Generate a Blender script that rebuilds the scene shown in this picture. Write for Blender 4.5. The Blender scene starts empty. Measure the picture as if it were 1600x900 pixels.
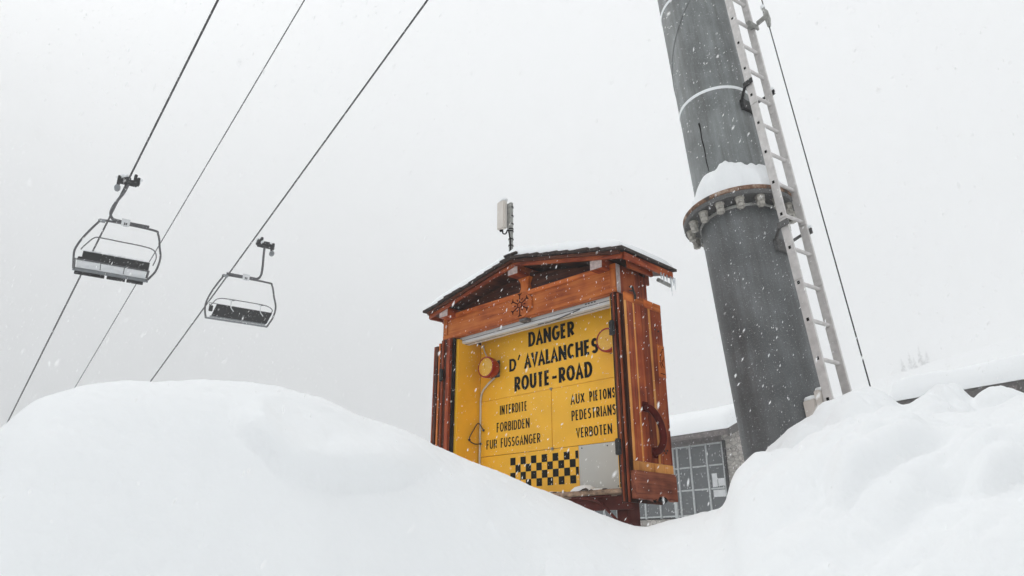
import bpy, bmesh, math, random
import numpy as np
from mathutils import Vector, Matrix, Euler

random.seed(7)
rng = np.random.default_rng(11)
sc = bpy.context.scene
col = sc.collection
EYE = 1.6                                   # height of the photographer's eye above the trodden path

# ------------------------------------------------------------------ camera
cam_d = bpy.data.cameras.new('camera')
cam = bpy.data.objects.new('camera', cam_d)
col.objects.link(cam)
cam.location = (0, 0, EYE)
cam.rotation_euler = (math.radians(90 + 20.9), 0, 0)
cam_d.sensor_width = 36.0
cam_d.lens = 36.0 * 1078.0 / 1600.0
cam_d.clip_start = 0.05
cam_d.clip_end = 5000
cam_d.dof.use_dof = True
cam_d.dof.focus_distance = 5.3
cam_d.dof.aperture_fstop = 4.5
sc.camera = cam

# ------------------------------------------------------------------ sky, sun, exposure
SUN_AZ, SUN_EL = math.radians(-50), math.radians(52)      # azimuth from the view direction (+Y), clockwise
world = bpy.data.worlds.new('World')
sc.world = world
world.use_nodes = True
wn, wl = world.node_tree.nodes, world.node_tree.links
wn.clear()
w_out = wn.new('ShaderNodeOutputWorld')
w_bg = wn.new('ShaderNodeBackground')
w_sky = wn.new('ShaderNodeTexSky')
w_sky.sky_type = 'NISHITA'
w_sky.sun_disc = False
w_sky.sun_elevation = SUN_EL
w_sky.sun_rotation = SUN_AZ
w_sky.air_density = 1.0
w_sky.dust_density = 6.0
w_hsv = wn.new('ShaderNodeHueSaturation')                 # the clear sky's light, greyed by the cloud deck
w_hsv.inputs['Saturation'].default_value = 0.12
w_mix = wn.new('ShaderNodeMix')
w_mix.data_type = 'RGBA'
w_mix.inputs[0].default_value = 0.80
w_mix.inputs[7].default_value = (8.8, 8.98, 9.1, 1)        # even overcast
w_bg.inputs['Strength'].default_value = 0.12
wl.new(w_sky.outputs[0], w_hsv.inputs['Color'])
wl.new(w_hsv.outputs[0], w_mix.inputs[6])
wl.new(w_mix.outputs[2], w_bg.inputs['Color'])
wl.new(w_bg.outputs[0], w_out.inputs['Surface'])

sun_d = bpy.data.lights.new('sun', 'SUN')
sun_d.energy = 1.2
sun_d.angle = math.radians(28)
sun_d.color = (1.0, 0.985, 0.96)
sun = bpy.data.objects.new('sun', sun_d)
col.objects.link(sun)
sdir = Vector((math.sin(SUN_AZ) * math.cos(SUN_EL), math.cos(SUN_AZ) * math.cos(SUN_EL), math.sin(SUN_EL)))
sun.rotation_euler = sdir.to_track_quat('Z', 'Y').to_euler()

sc.view_settings.view_transform = 'Standard'
sc.view_settings.look = 'None'
sc.view_settings.exposure = 0.60
sc.view_settings.gamma = 1.0
sc.view_settings.use_curve_mapping = False
sc.cycles.volume_bounces = 2
sc.cycles.max_bounces = 6
sc.cycles.use_denoising = True


# ------------------------------------------------------------------ helpers
class MB:
    """collects shapes; build() links them as ONE mesh object"""
    def __init__(self):
        self.v, self.f, self.sm = [], [], []

    def add(self, verts, faces, smooth=False, mat=None):
        o = len(self.v)
        for p in verts:
            p = Vector(p)
            self.v.append(mat @ p if mat is not None else p)
        for f in faces:
            self.f.append([i + o for i in f])
            self.sm.append(smooth)
        return self

    def box(self, x0, x1, y0, y1, z0, z1, mat=None):
        vs = [(x0, y0, z0), (x1, y0, z0), (x1, y1, z0), (x0, y1, z0), (x0, y0, z1), (x1, y0, z1), (x1, y1, z1), (x0, y1, z1)]
        return self.add(vs, [(0, 3, 2, 1), (4, 5, 6, 7), (0, 1, 5, 4), (1, 2, 6, 5), (2, 3, 7, 6), (3, 0, 4, 7)], False, mat)

    def tube(self, pts, r, n=8, cap=True, radii=None):
        pts = [Vector(p) for p in pts]
        rings = []
        prev = None
        for i, p in enumerate(pts):
            t = (pts[min(i + 1, len(pts) - 1)] - pts[max(i - 1, 0)]).normalized()
            if prev is None:
                a = Vector((0, 0, 1)) if abs(t.z) < 0.9 else Vector((1, 0, 0))
                u = t.cross(a).normalized()
            else:
                u = (prev - t * prev.dot(t)).normalized()
            prev = u
            w = t.cross(u)
            rr = radii[i] if radii else r
            rings.append([p + (u * math.cos(2 * math.pi * k / n) + w * math.sin(2 * math.pi * k / n)) * rr for k in range(n)])
        vs = [q for ring in rings for q in ring]
        fs = []
        for i in range(len(pts) - 1):
            for k in range(n):
                fs.append((i * n + k, i * n + (k + 1) % n, (i + 1) * n + (k + 1) % n, (i + 1) * n + k))
        self.add(vs, fs, True)
        if cap:
            o = len(self.v) - len(vs)
            self.f.append([o + k for k in range(n)][::-1]); self.sm.append(False)
            self.f.append([o + (len(pts) - 1) * n + k for k in range(n)]); self.sm.append(False)
        return self

    def prism(self, poly, axis, a, b, mat=None):
        """polygon (two coordinates) extruded along axis 'x', 'y' or 'z' from a to b"""
        def P(q, h):
            return {'x': (h, q[0], q[1]), 'y': (q[0], h, q[1]), 'z': (q[0], q[1], h)}[axis]
        n = len(poly)
        vs = [P(q, a) for q in poly] + [P(q, b) for q in poly]
        fs = [tuple(range(n))[::-1], tuple(range(n, 2 * n))] + [(i, (i + 1) % n, n + (i + 1) % n, n + i) for i in range(n)]
        return self.add(vs, fs, False, mat)

    def blob(self, c, r, seed=0, rough=0.25, sub=2, squash=(1, 1, 1), flat=None):
        """lumpy rounded clump (snow)"""
        bm = bmesh.new()
        bmesh.ops.create_icosphere(bm, subdivisions=sub, radius=1)
        rs = np.random.default_rng(abs(int(seed)))
        ds = rs.normal(size=(6, 3)); ph = rs.uniform(0, 6.28, 6)
        vs = []
        for v in bm.verts:
            p = np.array(v.co)
            k = 1 + rough * sum(math.sin(float(ds[i] @ p) * 2.2 + ph[i]) for i in range(6)) / 3
            q = Vector((p[0] * squash[0], p[1] * squash[1], p[2] * squash[2])) * (r * k)
            if flat is not None and q.z < flat:
                q.z = flat
            vs.append(Vector(c) + q)
        fs = [[v.index for v in f.verts] for f in bm.faces]
        bm.free()
        return self.add(vs, fs, True)

    def build(self, name, mat, parent=None, bevel=0.0, fix=True):
        me = bpy.data.meshes.new(name)
        me.from_pydata([tuple(p) for p in self.v], [], self.f)
        bm = bmesh.new()
        bm.from_mesh(me)
        for i, f in enumerate(bm.faces):
            f.smooth = self.sm[i]
        if fix:
            bmesh.ops.recalc_face_normals(bm, faces=bm.faces[:])
        if bevel > 0:
            bmesh.ops.bevel(bm, geom=bm.edges[:], offset=bevel, segments=2, affect='EDGES', clamp_overlap=True)
        bm.to_mesh(me)
        bm.free()
        if any(self.sm):
            me.set_sharp_from_angle(angle=math.radians(50))
        me.materials.append(mat)
        o = bpy.data.objects.new(name, me)
        col.objects.link(o)
        if parent is not None:
            o.parent = parent
        return o


def empty(name, loc=(0, 0, 0), rot=(0, 0, 0)):
    o = bpy.data.objects.new(name, None)
    o.location = loc
    o.rotation_euler = rot
    o.empty_display_size = 0.2
    col.objects.link(o)
    return o


def tag(o, label, cat, group=None, kind=None):
    o['label'] = label
    o['category'] = cat
    if group:
        o['group'] = group
    if kind:
        o['kind'] = kind
    return o


def smoothcurve(pts, n=6):
    """Catmull-Rom through the points"""
    P = [Vector(p) for p in pts]
    P = [P[0] * 2 - P[1]] + P + [P[-1] * 2 - P[-2]]
    out = []
    for i in range(1, len(P) - 2):
        a, b, c, d = P[i - 1:i + 3]
        for k in range(n):
            t = k / n
            out.append(0.5 * ((2 * b) + (c - a) * t + (2 * a - 5 * b + 4 * c - d) * t * t + (3 * b - a - 3 * c + d) * t ** 3))
    out.append(P[-2])
    return out


# ------------------------------------------------------------------ materials
def mat_new(name):
    m = bpy.data.materials.new(name)
    m.use_nodes = True
    nt = m.node_tree
    return m, nt.nodes, nt.links, nt.nodes['Principled BSDF']


def plain(name, c, rough=0.5, metal=0.0, var=0.12, scale=9.0, bump=0.0, bscale=60.0):
    """a colour with slight soft unevenness"""
    m, N, L, b = mat_new(name)
    tc = N.new('ShaderNodeTexCoord')
    no = N.new('ShaderNodeTexNoise')
    no.inputs['Scale'].default_value = scale
    no.inputs['Detail'].default_value = 6
    L.new(tc.outputs['Object'], no.inputs['Vector'])
    r = N.new('ShaderNodeValToRGB')
    r.color_ramp.elements[0].position = 0.3
    r.color_ramp.elements[1].position = 0.7
    r.color_ramp.elements[0].color = tuple(x * (1 - var) for x in c) + (1,)
    r.color_ramp.elements[1].color = tuple(min(1, x * (1 + var)) for x in c) + (1,)
    L.new(no.outputs['Fac'], r.inputs[0])
    L.new(r.outputs[0], b.inputs['Base Color'])
    b.inputs['Roughness'].default_value = rough
    b.inputs['Metallic'].default_value = metal
    if bump > 0:
        n2 = N.new('ShaderNodeTexNoise')
        n2.inputs['Scale'].default_value = bscale
        n2.inputs['Detail'].default_value = 4
        L.new(tc.outputs['Object'], n2.inputs['Vector'])
        bp = N.new('ShaderNodeBump')
        bp.inputs['Strength'].default_value = bump
        bp.inputs['Distance'].default_value = 0.01
        L.new(n2.outputs['Fac'], bp.inputs['Height'])
        L.new(bp.outputs[0], b.inputs['Normal'])
    return m


def wood(name, dark, mid, light, axis='z', rough=0.42, grain=1.0):
    """stained board, grain along the given local axis, every board a little different"""
    m, N, L, b = mat_new(name)
    tc = N.new('ShaderNodeTexCoord')
    oi = N.new('ShaderNodeObjectInfo')
    mp = N.new('ShaderNodeMapping')
    s = [26.0, 26.0, 26.0]
    s['xyz'.index(axis)] = 1.3
    mp.inputs['Scale'].default_value = s
    ad = N.new('ShaderNodeVectorMath'); ad.operation = 'ADD'
    mu = N.new('ShaderNodeMath'); mu.operation = 'MULTIPLY'; mu.inputs[1].default_value = 40
    L.new(oi.outputs['Random'], mu.inputs[0])
    L.new(tc.outputs['Object'], mp.inputs['Vector'])
    L.new(mp.outputs[0], ad.inputs[0])
    L.new(mu.outputs[0], ad.inputs[1])
    n1 = N.new('ShaderNodeTexNoise')
    n1.inputs['Scale'].default_value = 1.0
    n1.inputs['Detail'].default_value = 7
    n1.inputs['Roughness'].default_value = 0.68
    n1.inputs['Distortion'].default_value = 0.6
    L.new(ad.outputs[0], n1.inputs['Vector'])
    n2 = N.new('ShaderNodeTexNoise')                      # broad uneven stain
    n2.inputs['Scale'].default_value = 5.0
    n2.inputs['Detail'].default_value = 4
    L.new(tc.outputs['Object'], n2.inputs['Vector'])
    mx = N.new('ShaderNodeMath'); mx.operation = 'MULTIPLY_ADD'; mx.inputs[1].default_value = 0.45
    L.new(n2.outputs['Fac'], mx.inputs[0])
    m2 = N.new('ShaderNodeMath'); m2.operation = 'MULTIPLY'; m2.inputs[1].default_value = 0.62
    L.new(n1.outputs['Fac'], m2.inputs[0])
    L.new(m2.outputs[0], mx.inputs[2])
    r = N.new('ShaderNodeValToRGB')
    e = r.color_ramp.elements
    e[0].position, e[1].position = 0.40, 0.66
    e[0].color, e[1].color = dark + (1,), light + (1,)
    k = e.new(0.52); k.color = mid + (1,)
    L.new(mx.outputs[0], r.inputs[0])
    hs = N.new('ShaderNodeHueSaturation')
    mr = N.new('ShaderNodeMapRange')
    mr.inputs['To Min'].default_value, mr.inputs['To Max'].default_value = 0.78, 1.18
    L.new(oi.outputs['Random'], mr.inputs['Value'])
    L.new(mr.outputs[0], hs.inputs['Value'])
    L.new(r.outputs[0], hs.inputs['Color'])
    L.new(hs.outputs[0], b.inputs['Base Color'])
    b.inputs['Roughness'].default_value = rough
    b.inputs['Specular IOR Level'].default_value = 0.22
    bp = N.new('ShaderNodeBump')
    bp.inputs['Strength'].default_value = 0.35 * grain
    bp.inputs['Distance'].default_value = 0.004
    L.new(n1.outputs['Fac'], bp.inputs['Height'])
    L.new(bp.outputs[0], b.inputs['Normal'])
    return m


def snow_mat(name, fine=1.0):
    m, N, L, b = mat_new(name)
    tc = N.new('ShaderNodeTexCoord')
    n1 = N.new('ShaderNodeTexNoise'); n1.inputs['Scale'].default_value = 260; n1.inputs['Detail'].default_value = 3
    n2 = N.new('ShaderNodeTexNoise'); n2.inputs['Scale'].default_value = 16; n2.inputs['Detail'].default_value = 7; n2.inputs['Roughness'].default_value = 0.62
    for n in (n1, n2):
        L.new(tc.outputs['Object'], n.inputs['Vector'])
    b1 = N.new('ShaderNodeBump'); b1.inputs['Strength'].default_value = 0.25 * fine; b1.inputs['Distance'].default_value = 0.002
    b2 = N.new('ShaderNodeBump'); b2.inputs['Strength'].default_value = 0.55 * fine; b2.inputs['Distance'].default_value = 0.012
    L.new(n1.outputs['Fac'], b1.inputs['Height'])
    L.new(n2.outputs['Fac'], b2.inputs['Height'])
    L.new(b2.outputs[0], b1.inputs['Normal'])
    L.new(b1.outputs[0], b.inputs['Normal'])
    b.inputs['Base Color'].default_value = (0.90, 0.915, 0.925, 1)
    b.inputs['Roughness'].default_value = 0.85
    b.inputs['Specular IOR Level'].default_value = 0.2
    return m


def pylon_mat(name, c, dirt, amount):
    """weathered galvanised steel, streaked along the local Z axis"""
    m, N, L, b = mat_new(name)
    tc = N.new('ShaderNodeTexCoord')
    mp = N.new('ShaderNodeMapping'); mp.inputs['Scale'].default_value = (16, 16, 0.9)
    L.new(tc.outputs['Object'], mp.inputs['Vector'])
    n1 = N.new('ShaderNodeTexNoise'); n1.inputs['Scale'].default_value = 1; n1.inputs['Detail'].default_value = 8; n1.inputs['Roughness'].default_value = 0.7
    L.new(mp.outputs[0], n1.inputs['Vector'])
    n2 = N.new('ShaderNodeTexNoise'); n2.inputs['Scale'].default_value = 3.0; n2.inputs['Detail'].default_value = 5
    L.new(tc.outputs['Object'], n2.inputs['Vector'])
    n3 = N.new('ShaderNodeTexNoise'); n3.inputs['Scale'].default_value = 90; n3.inputs['Detail'].default_value = 4
    L.new(tc.outputs['Object'], n3.inputs['Vector'])
    r1 = N.new('ShaderNodeValToRGB')
    r1.color_ramp.elements[0].position, r1.color_ramp.elements[1].position = 0.40, 0.68
    r1.color_ramp.elements[0].color, r1.color_ramp.elements[1].color = (0, 0, 0, 1), (1, 1, 1, 1)
    L.new(n1.outputs['Fac'], r1.inputs[0])
    r2 = N.new('ShaderNodeValToRGB')
    r2.color_ramp.elements[0].position, r2.color_ramp.elements[1].position = 0.32, 0.68
    r2.color_ramp.elements[0].color = tuple(x * 0.68 for x in c) + (1,)
    r2.color_ramp.elements[1].color = tuple(x * 1.32 for x in c) + (1,)
    L.new(n2.outputs['Fac'], r2.inputs[0])
    mu = N.new('ShaderNodeMath'); mu.operation = 'MULTIPLY'; mu.inputs[1].default_value = amount
    L.new(r1.outputs[0], mu.inputs[0])
    mx = N.new('ShaderNodeMix'); mx.data_type = 'RGBA'
    mx.inputs[7].default_value = dirt + (1,)
    L.new(mu.outputs[0], mx.inputs[0])
    L.new(r2.outputs[0], mx.inputs[6])
    nf = N.new('ShaderNodeTexNoise'); nf.inputs['Scale'].default_value = 150; nf.inputs['Detail'].default_value = 3
    L.new(tc.outputs['Object'], nf.inputs['Vector'])
    rf_ = N.new('ShaderNodeValToRGB')
    rf_.color_ramp.elements[0].position, rf_.color_ramp.elements[1].position = 0.60, 0.74
    rf_.color_ramp.elements[0].color, rf_.color_ramp.elements[1].color = (0, 0, 0, 1), (0.55, 0.55, 0.55, 1)
    L.new(nf.outputs['Fac'], rf_.inputs[0])
    mf = N.new('ShaderNodeMix'); mf.data_type = 'RGBA'; mf.inputs[7].default_value = (0.6, 0.62, 0.63, 1)
    L.new(rf_.outputs[0], mf.inputs[0]); L.new(mx.outputs[2], mf.inputs[6])
    L.new(mf.outputs[2], b.inputs['Base Color'])
    b.inputs['Roughness'].default_value = 0.52
    b.inputs['Metallic'].default_value = 0.15
    bp = N.new('ShaderNodeBump'); bp.inputs['Strength'].default_value = 0.15; bp.inputs['Distance'].default_value = 0.004
    L.new(n3.outputs['Fac'], bp.inputs['Height'])
    L.new(bp.outputs[0], b.inputs['Normal'])
    return m


def rust_mat(name):
    m, N, L, b = mat_new(name)
    tc = N.new('ShaderNodeTexCoord')
    n1 = N.new('ShaderNodeTexNoise'); n1.inputs['Scale'].default_value = 14; n1.inputs['Detail'].default_value = 7; n1.inputs['Roughness'].default_value = 0.7
    L.new(tc.outputs['Object'], n1.inputs['Vector'])
    r = N.new('ShaderNodeValToRGB')
    e = r.color_ramp.elements
    e[0].position, e[1].position = 0.36, 0.66
    e[0].color, e[1].color = (0.05, 0.04, 0.034, 1), (0.42, 0.33, 0.26, 1)
    k = e.new(0.5); k.color = (0.20, 0.10, 0.055, 1)
    L.new(n1.outputs['Fac'], r.inputs[0])
    L.new(r.outputs[0], b.inputs['Base Color'])
    b.inputs['Roughness'].default_value = 0.8
    return m


def stone_mat(name):
    m, N, L, b = mat_new(name)
    tc = N.new('ShaderNodeTexCoord')
    mp = N.new('ShaderNodeMapping'); mp.inputs['Scale'].default_value = (3.0, 3.0, 7.0)
    L.new(tc.outputs['Object'], mp.inputs['Vector'])
    vo = N.new('ShaderNodeTexVoronoi'); vo.inputs['Scale'].default_value = 1.6
    L.new(mp.outputs[0], vo.inputs['Vector'])
    ve = N.new('ShaderNodeTexVoronoi'); ve.feature = 'DISTANCE_TO_EDGE'; ve.inputs['Scale'].default_value = 1.6
    L.new(mp.outputs[0], ve.inputs['Vector'])
    r = N.new('ShaderNodeValToRGB')
    r.color_ramp.elements[0].color, r.color_ramp.elements[1].color = (0.28, 0.26, 0.235, 1), (0.58, 0.54, 0.50, 1)
    L.new(vo.outputs['Color'], r.inputs[0])
    r2 = N.new('ShaderNodeValToRGB')
    r2.color_ramp.elements[0].position, r2.color_ramp.elements[1].position = 0.0, 0.09
    r2.color_ramp.elements[0].color, r2.color_ramp.elements[1].color = (0.42, 0.42, 0.42, 1), (1, 1, 1, 1)
    L.new(ve.outputs['Distance'], r2.inputs[0])
    mx = N.new('ShaderNodeMix'); mx.data_type = 'RGBA'; mx.blend_type = 'MULTIPLY'; mx.inputs[0].default_value = 1
    L.new(r.outputs[0], mx.inputs[6]); L.new(r2.outputs[0], mx.inputs[7])
    L.new(mx.outputs[2], b.inputs['Base Color'])
    b.inputs['Roughness'].default_value = 0.9
    return m


M = {}
M['snow'] = snow_mat('snow')
M['snow_clump'] = snow_mat('snow_clump', 1.6)
for ax in 'xyz':
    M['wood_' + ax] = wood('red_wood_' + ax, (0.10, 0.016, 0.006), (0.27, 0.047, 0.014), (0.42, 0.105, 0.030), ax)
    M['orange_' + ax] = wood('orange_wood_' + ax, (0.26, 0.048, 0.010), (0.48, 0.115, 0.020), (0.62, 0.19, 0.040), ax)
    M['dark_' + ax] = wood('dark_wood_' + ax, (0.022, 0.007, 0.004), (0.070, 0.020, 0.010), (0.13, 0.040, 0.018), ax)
M['honey'] = wood('honey_wood', (0.42, 0.15, 0.035), (0.60, 0.25, 0.06), (0.70, 0.34, 0.10), 'z')
M['carved'] = wood('carved_wood', (0.07, 0.02, 0.011), (0.20, 0.055, 0.028), (0.32, 0.10, 0.05), 'y', 0.6, 2.5)
M['handle'] = plain('handle_lacquer', (0.075, 0.009, 0.006), 0.4, 0, 0.3, 14)
M['endgrain'] = plain('grey_end_grain', (0.46, 0.37, 0.35), 0.85, 0, 0.25, 40, 0.4, 90)
M['greywood'] = plain('weathered_grey_wood', (0.12, 0.11, 0.105), 0.8, 0, 0.35, 30, 0.4, 80)
M['sillwood'] = plain('splintered_sill', (0.33, 0.22, 0.15), 0.9, 0, 0.6, 26, 0.8, 60)
M['shingle'] = plain('dark_shingle', (0.045, 0.032, 0.028), 0.9, 0, 0.5, 30, 0.8, 70)
M['yellow'] = plain('yellow_enamel', (0.95, 0.49, 0.020), 0.45, 0, 0.07, 5)
M['black'] = plain('black_paint', (0.012, 0.012, 0.012), 0.45, 0, 0.2)
M['rubber'] = plain('black_rubber', (0.014, 0.012, 0.012), 0.7, 0, 0.3, 40)
M['carve_line'] = plain('dark_carve', (0.045, 0.010, 0.006), 0.8, 0, 0.2)  # dark colour given to the carved strokes
M['sheet'] = plain('grey_sheet', (0.55, 0.55, 0.52), 0.5, 0, 0.05, 3)
M['tubebox'] = plain('lamp_housing', (0.66, 0.67, 0.67), 0.35, 0, 0.06, 5)
M['groove'] = plain('dark_slot', (0.10, 0.11, 0.12), 0.5)
M['redring'] = plain('red_plastic', (0.30, 0.010, 0.005), 0.28, 0, 0.15, 20)
M['conduit'] = plain('white_conduit', (0.62, 0.58, 0.50), 0.5, 0, 0.1)
M['maroon'] = plain('maroon_steel', (0.105, 0.028, 0.022), 0.45, 0, 0.25, 12, 0.1, 60)
M['iron'] = plain('black_iron', (0.03, 0.03, 0.03), 0.5, 0.4, 0.4, 30)
M['galv'] = plain('galvanised', (0.33, 0.33, 0.31), 0.5, 0.3, 0.25, 30)
M['alu'] = plain('aluminium', (0.60, 0.575, 0.56), 0.45, 0.1, 0.12, 18, 0.05, 90)
M['pylon_up'] = pylon_mat('pylon_upper_steel', (0.20, 0.215, 0.215), (0.095, 0.095, 0.09), 0.75)
M['pylon_low'] = pylon_mat('pylon_lower_steel', (0.142, 0.150, 0.153), (0.078, 0.076, 0.073), 0.6)
M['flange'] = pylon_mat('flange_steel', (0.12, 0.12, 0.118), (0.07, 0.065, 0.06), 0.6)
M['rust'] = rust_mat('rusty_rim')
M['bolt'] = plain('bolt_zinc', (0.42, 0.40, 0.36), 0.5, 0.2, 0.35, 40)
M['stone'] = stone_mat('stone_wall')
M['chair_metal'] = plain('chair_steel', (0.075, 0.075, 0.08), 0.5, 0.2, 0.3, 20)
M['chair_light'] = plain('chair_grey', (0.22, 0.235, 0.245), 0.5, 0.2, 0.15, 8)
M['pad'] = plain('seat_pad', (0.014, 0.014, 0.015), 0.75, 0, 0.4, 30)
M['pan'] = plain('pale_seat_pan', (0.66, 0.67, 0.68), 0.6, 0, 0.08, 6)
M['rope'] = plain('steel_rope', (0.03, 0.03, 0.032), 0.6, 0.2, 0.2, 40)
M['ivory'] = plain('ivory_plastic', (0.66, 0.61, 0.56), 0.45, 0, 0.04)
M['mullion'] = plain('pale_window_frame', (0.48, 0.50, 0.50), 0.5, 0, 0.06)
M['fascia'] = plain('grey_fascia', (0.15, 0.13, 0.125), 0.8, 0, 0.35, 12)
M['bark'] = plain('conifer_bark', (0.06, 0.045, 0.035), 0.9, 0, 0.3)
M['needles'] = plain('conifer_needles', (0.05, 0.065, 0.05), 0.9, 0, 0.4, 3)
M['rime'] = M['snow_clump']
for k_ in ('handle', 'maroon', 'black', 'rubber', 'carve_line', 'pad'):
    M[k_].node_tree.nodes['Principled BSDF'].inputs['Specular IOR Level'].default_value = 0.06
# loose flakes let light through
m = bpy.data.materials.new('snowflake'); m.use_nodes = True
N, L = m.node_tree.nodes, m.node_tree.links
N.clear()
fo_ = N.new('ShaderNodeOutputMaterial'); fd_ = N.new('ShaderNodeBsdfDiffuse'); ft_ = N.new('ShaderNodeBsdfTranslucent'); fx_ = N.new('ShaderNodeMixShader')
fd_.inputs['Color'].default_value = (0.97, 0.97, 0.97, 1); ft_.inputs['Color'].default_value = (0.97, 0.97, 0.97, 1)
L.new(fd_.outputs[0], fx_.inputs[1]); L.new(ft_.outputs[0], fx_.inputs[2]); L.new(fx_.outputs[0], fo_.inputs['Surface'])
M['flake'] = m
# window glass: dark room behind, mirror-like surface
m, N, L, b = mat_new('window_glass')
b.inputs['Base Color'].default_value = (0.11, 0.118, 0.123, 1); b.inputs['Roughness'].default_value = 0.08
M['glass'] = m
m, N, L, b = mat_new('amber_lens')
tc = N.new('ShaderNodeTexCoord'); vo = N.new('ShaderNodeTexVoronoi'); vo.inputs['Scale'].default_value = 70
L.new(tc.outputs['Object'], vo.inputs['Vector'])
bp = N.new('ShaderNodeBump'); bp.inputs['Strength'].default_value = 0.6; bp.inputs['Distance'].default_value = 0.006
L.new(vo.outputs['Distance'], bp.inputs['Height']); L.new(bp.outputs[0], b.inputs['Normal'])
b.inputs['Base Color'].default_value = (0.72, 0.40, 0.05, 1); b.inputs['Roughness'].default_value = 0.22
M['lens'] = m
m, N, L, b = mat_new('icicle_ice')
b.inputs['Base Color'].default_value = (0.85, 0.9, 0.93, 1); b.inputs['Roughness'].default_value = 0.12
b.inputs['Transmission Weight'].default_value = 0.7; b.inputs['IOR'].default_value = 1.31
M['ice'] = m


# ------------------------------------------------------------------ snow ground: one polar sheet round the path
def vnoise(x, y, seed):
    """smooth value noise on arrays"""
    xi, yi = np.floor(x).astype(np.int64), np.floor(y).astype(np.int64)
    xf, yf = x - xi, y - yi
    def h(a, b):
        n = (a * 374761393 + b * 668265263 + seed * 1442695041) & 0x7fffffff
        n = ((n ^ (n >> 13)) * 1274126177) & 0x7fffffff
        return ((n ^ (n >> 16)) & 0xffff) / 65535.0
    u, v = xf * xf * xf * (xf * (xf * 6 - 15) + 10), yf * yf * yf * (yf * (yf * 6 - 15) + 10)
    return (h(xi, yi) * (1 - u) + h(xi + 1, yi) * u) * (1 - v) + (h(xi, yi + 1) * (1 - u) + h(xi + 1, yi + 1) * u) * v - 0.5


def table(az, pts, blur=0.0):
    a, e = zip(*pts)
    if blur <= 0:
        return np.interp(az, a, e)
    acc = 0
    ks = np.linspace(-2, 2, 9)
    ws = np.exp(-ks ** 2 / 2)
    for k, w in zip(ks, ws):
        acc = acc + w * np.interp(az + k * blur, a, e)
    return acc / ws.sum()


# ridge lines: azimuth (degrees), slope angle of the crest above eye level, distance of the crest
LEFT_BANK = [(-180, -16), (-120, -8), (-90, 2), (-60, 6), (-45, 5.5), (-39, 6.2), (-36.4, 7.6), (-35.8, 8.7), (-34.8, 9.9), (-32.3, 11.05),
             (-29.6, 11.75), (-27, 12.07), (-24.4, 12.28), (-21.6, 12.15), (-18.7, 11.8), (-15.7, 11.1), (-12.6, 10.15), (-9.4, 9.19),
             (-6.3, 8.05), (-2.6, 6.6), (1.0, 5.0), (4.1, 3.9), (7.05, 2.72), (10, 1.7), (12.3, 0.6), (14.6, -0.3), (18.9, -1.9),
             (25, -5), (40, -14), (180, -16)]
LEFT_DIST = [(-180, 3), (-60, 2.6), (-36, 2.6), (-27, 2.9), (-15, 3.3), (-6, 3.8), (1, 4.15), (10, 4.45), (15, 4.2), (25, 3.5), (180, 3)]
RIGHT_BANK = [(-180, -16), (0, -14), (5, -6), (8, 0.2), (10, 1.6), (11.9, 2.25), (14.4, 2.75), (16.0, 3.0), (16.6, 3.6), (16.95, 4.6), (17.5, 5.5),
              (19, 6.56), (21.2, 7.37), (22.8, 7.6), (25.6, 7.9), (29, 8.4), (33, 8.4), (37, 8.0), (50, 7), (80, 4), (120, -6), (180, -16)]
RIGHT_DIST = [(-180, 3), (8, 4.6), (14, 4.5), (17, 4.1), (21, 4.0), (26, 3.8), (37, 3.7), (60, 3.2), (180, 3)]
FAR_BANK = [(-180, -20), (8, -12), (14, 0), (17.4, 4.6), (19.4, 6.1), (21.2, 7.46), (22.5, 8.57), (24, 9.74), (25.3, 10.9), (26.7, 11.45),
            (27.8, 11.52), (28.7, 11.2), (29.3, 10.2), (30.0, 9.9), (30.8, 10.4), (31.6, 11.0), (32.4, 11.0), (33.2, 10.6), (33.95, 9.5),
            (34.9, 10.1), (35.9, 9.9), (36.8, 9.2), (42, 9), (60, 7), (90, 4), (180, -16)]
FAR_DIST = [(-180, 4.5), (17, 4.7), (22, 4.6), (26, 4.65), (30, 4.7), (37, 4.6), (60, 4.2), (180, 4)]
LEDGE = [(-22.5, 9.0), (-21, 7.8), (-19.5, 6.8), (-18.5, 5.8), (-17, 4.8), (-14, 4.2), (-11, 4.05), (-9.1, 4.3), (-7.6, 5.0), (-6, 6.0)]
LEDGE_R = [(22.8, 4.6), (23.4, 4.0), (24, 3.55), (24.9, 3.75), (26.7, 4.8), (28.9, 5.7), (31, 6.5), (33, 6.9)]
LEDGE_R2 = [(31.4, 4.9), (32.1, 4.3), (32.6, 3.97), (33.5, 4.05), (35.8, 4.95), (38, 5.6)]


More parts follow.
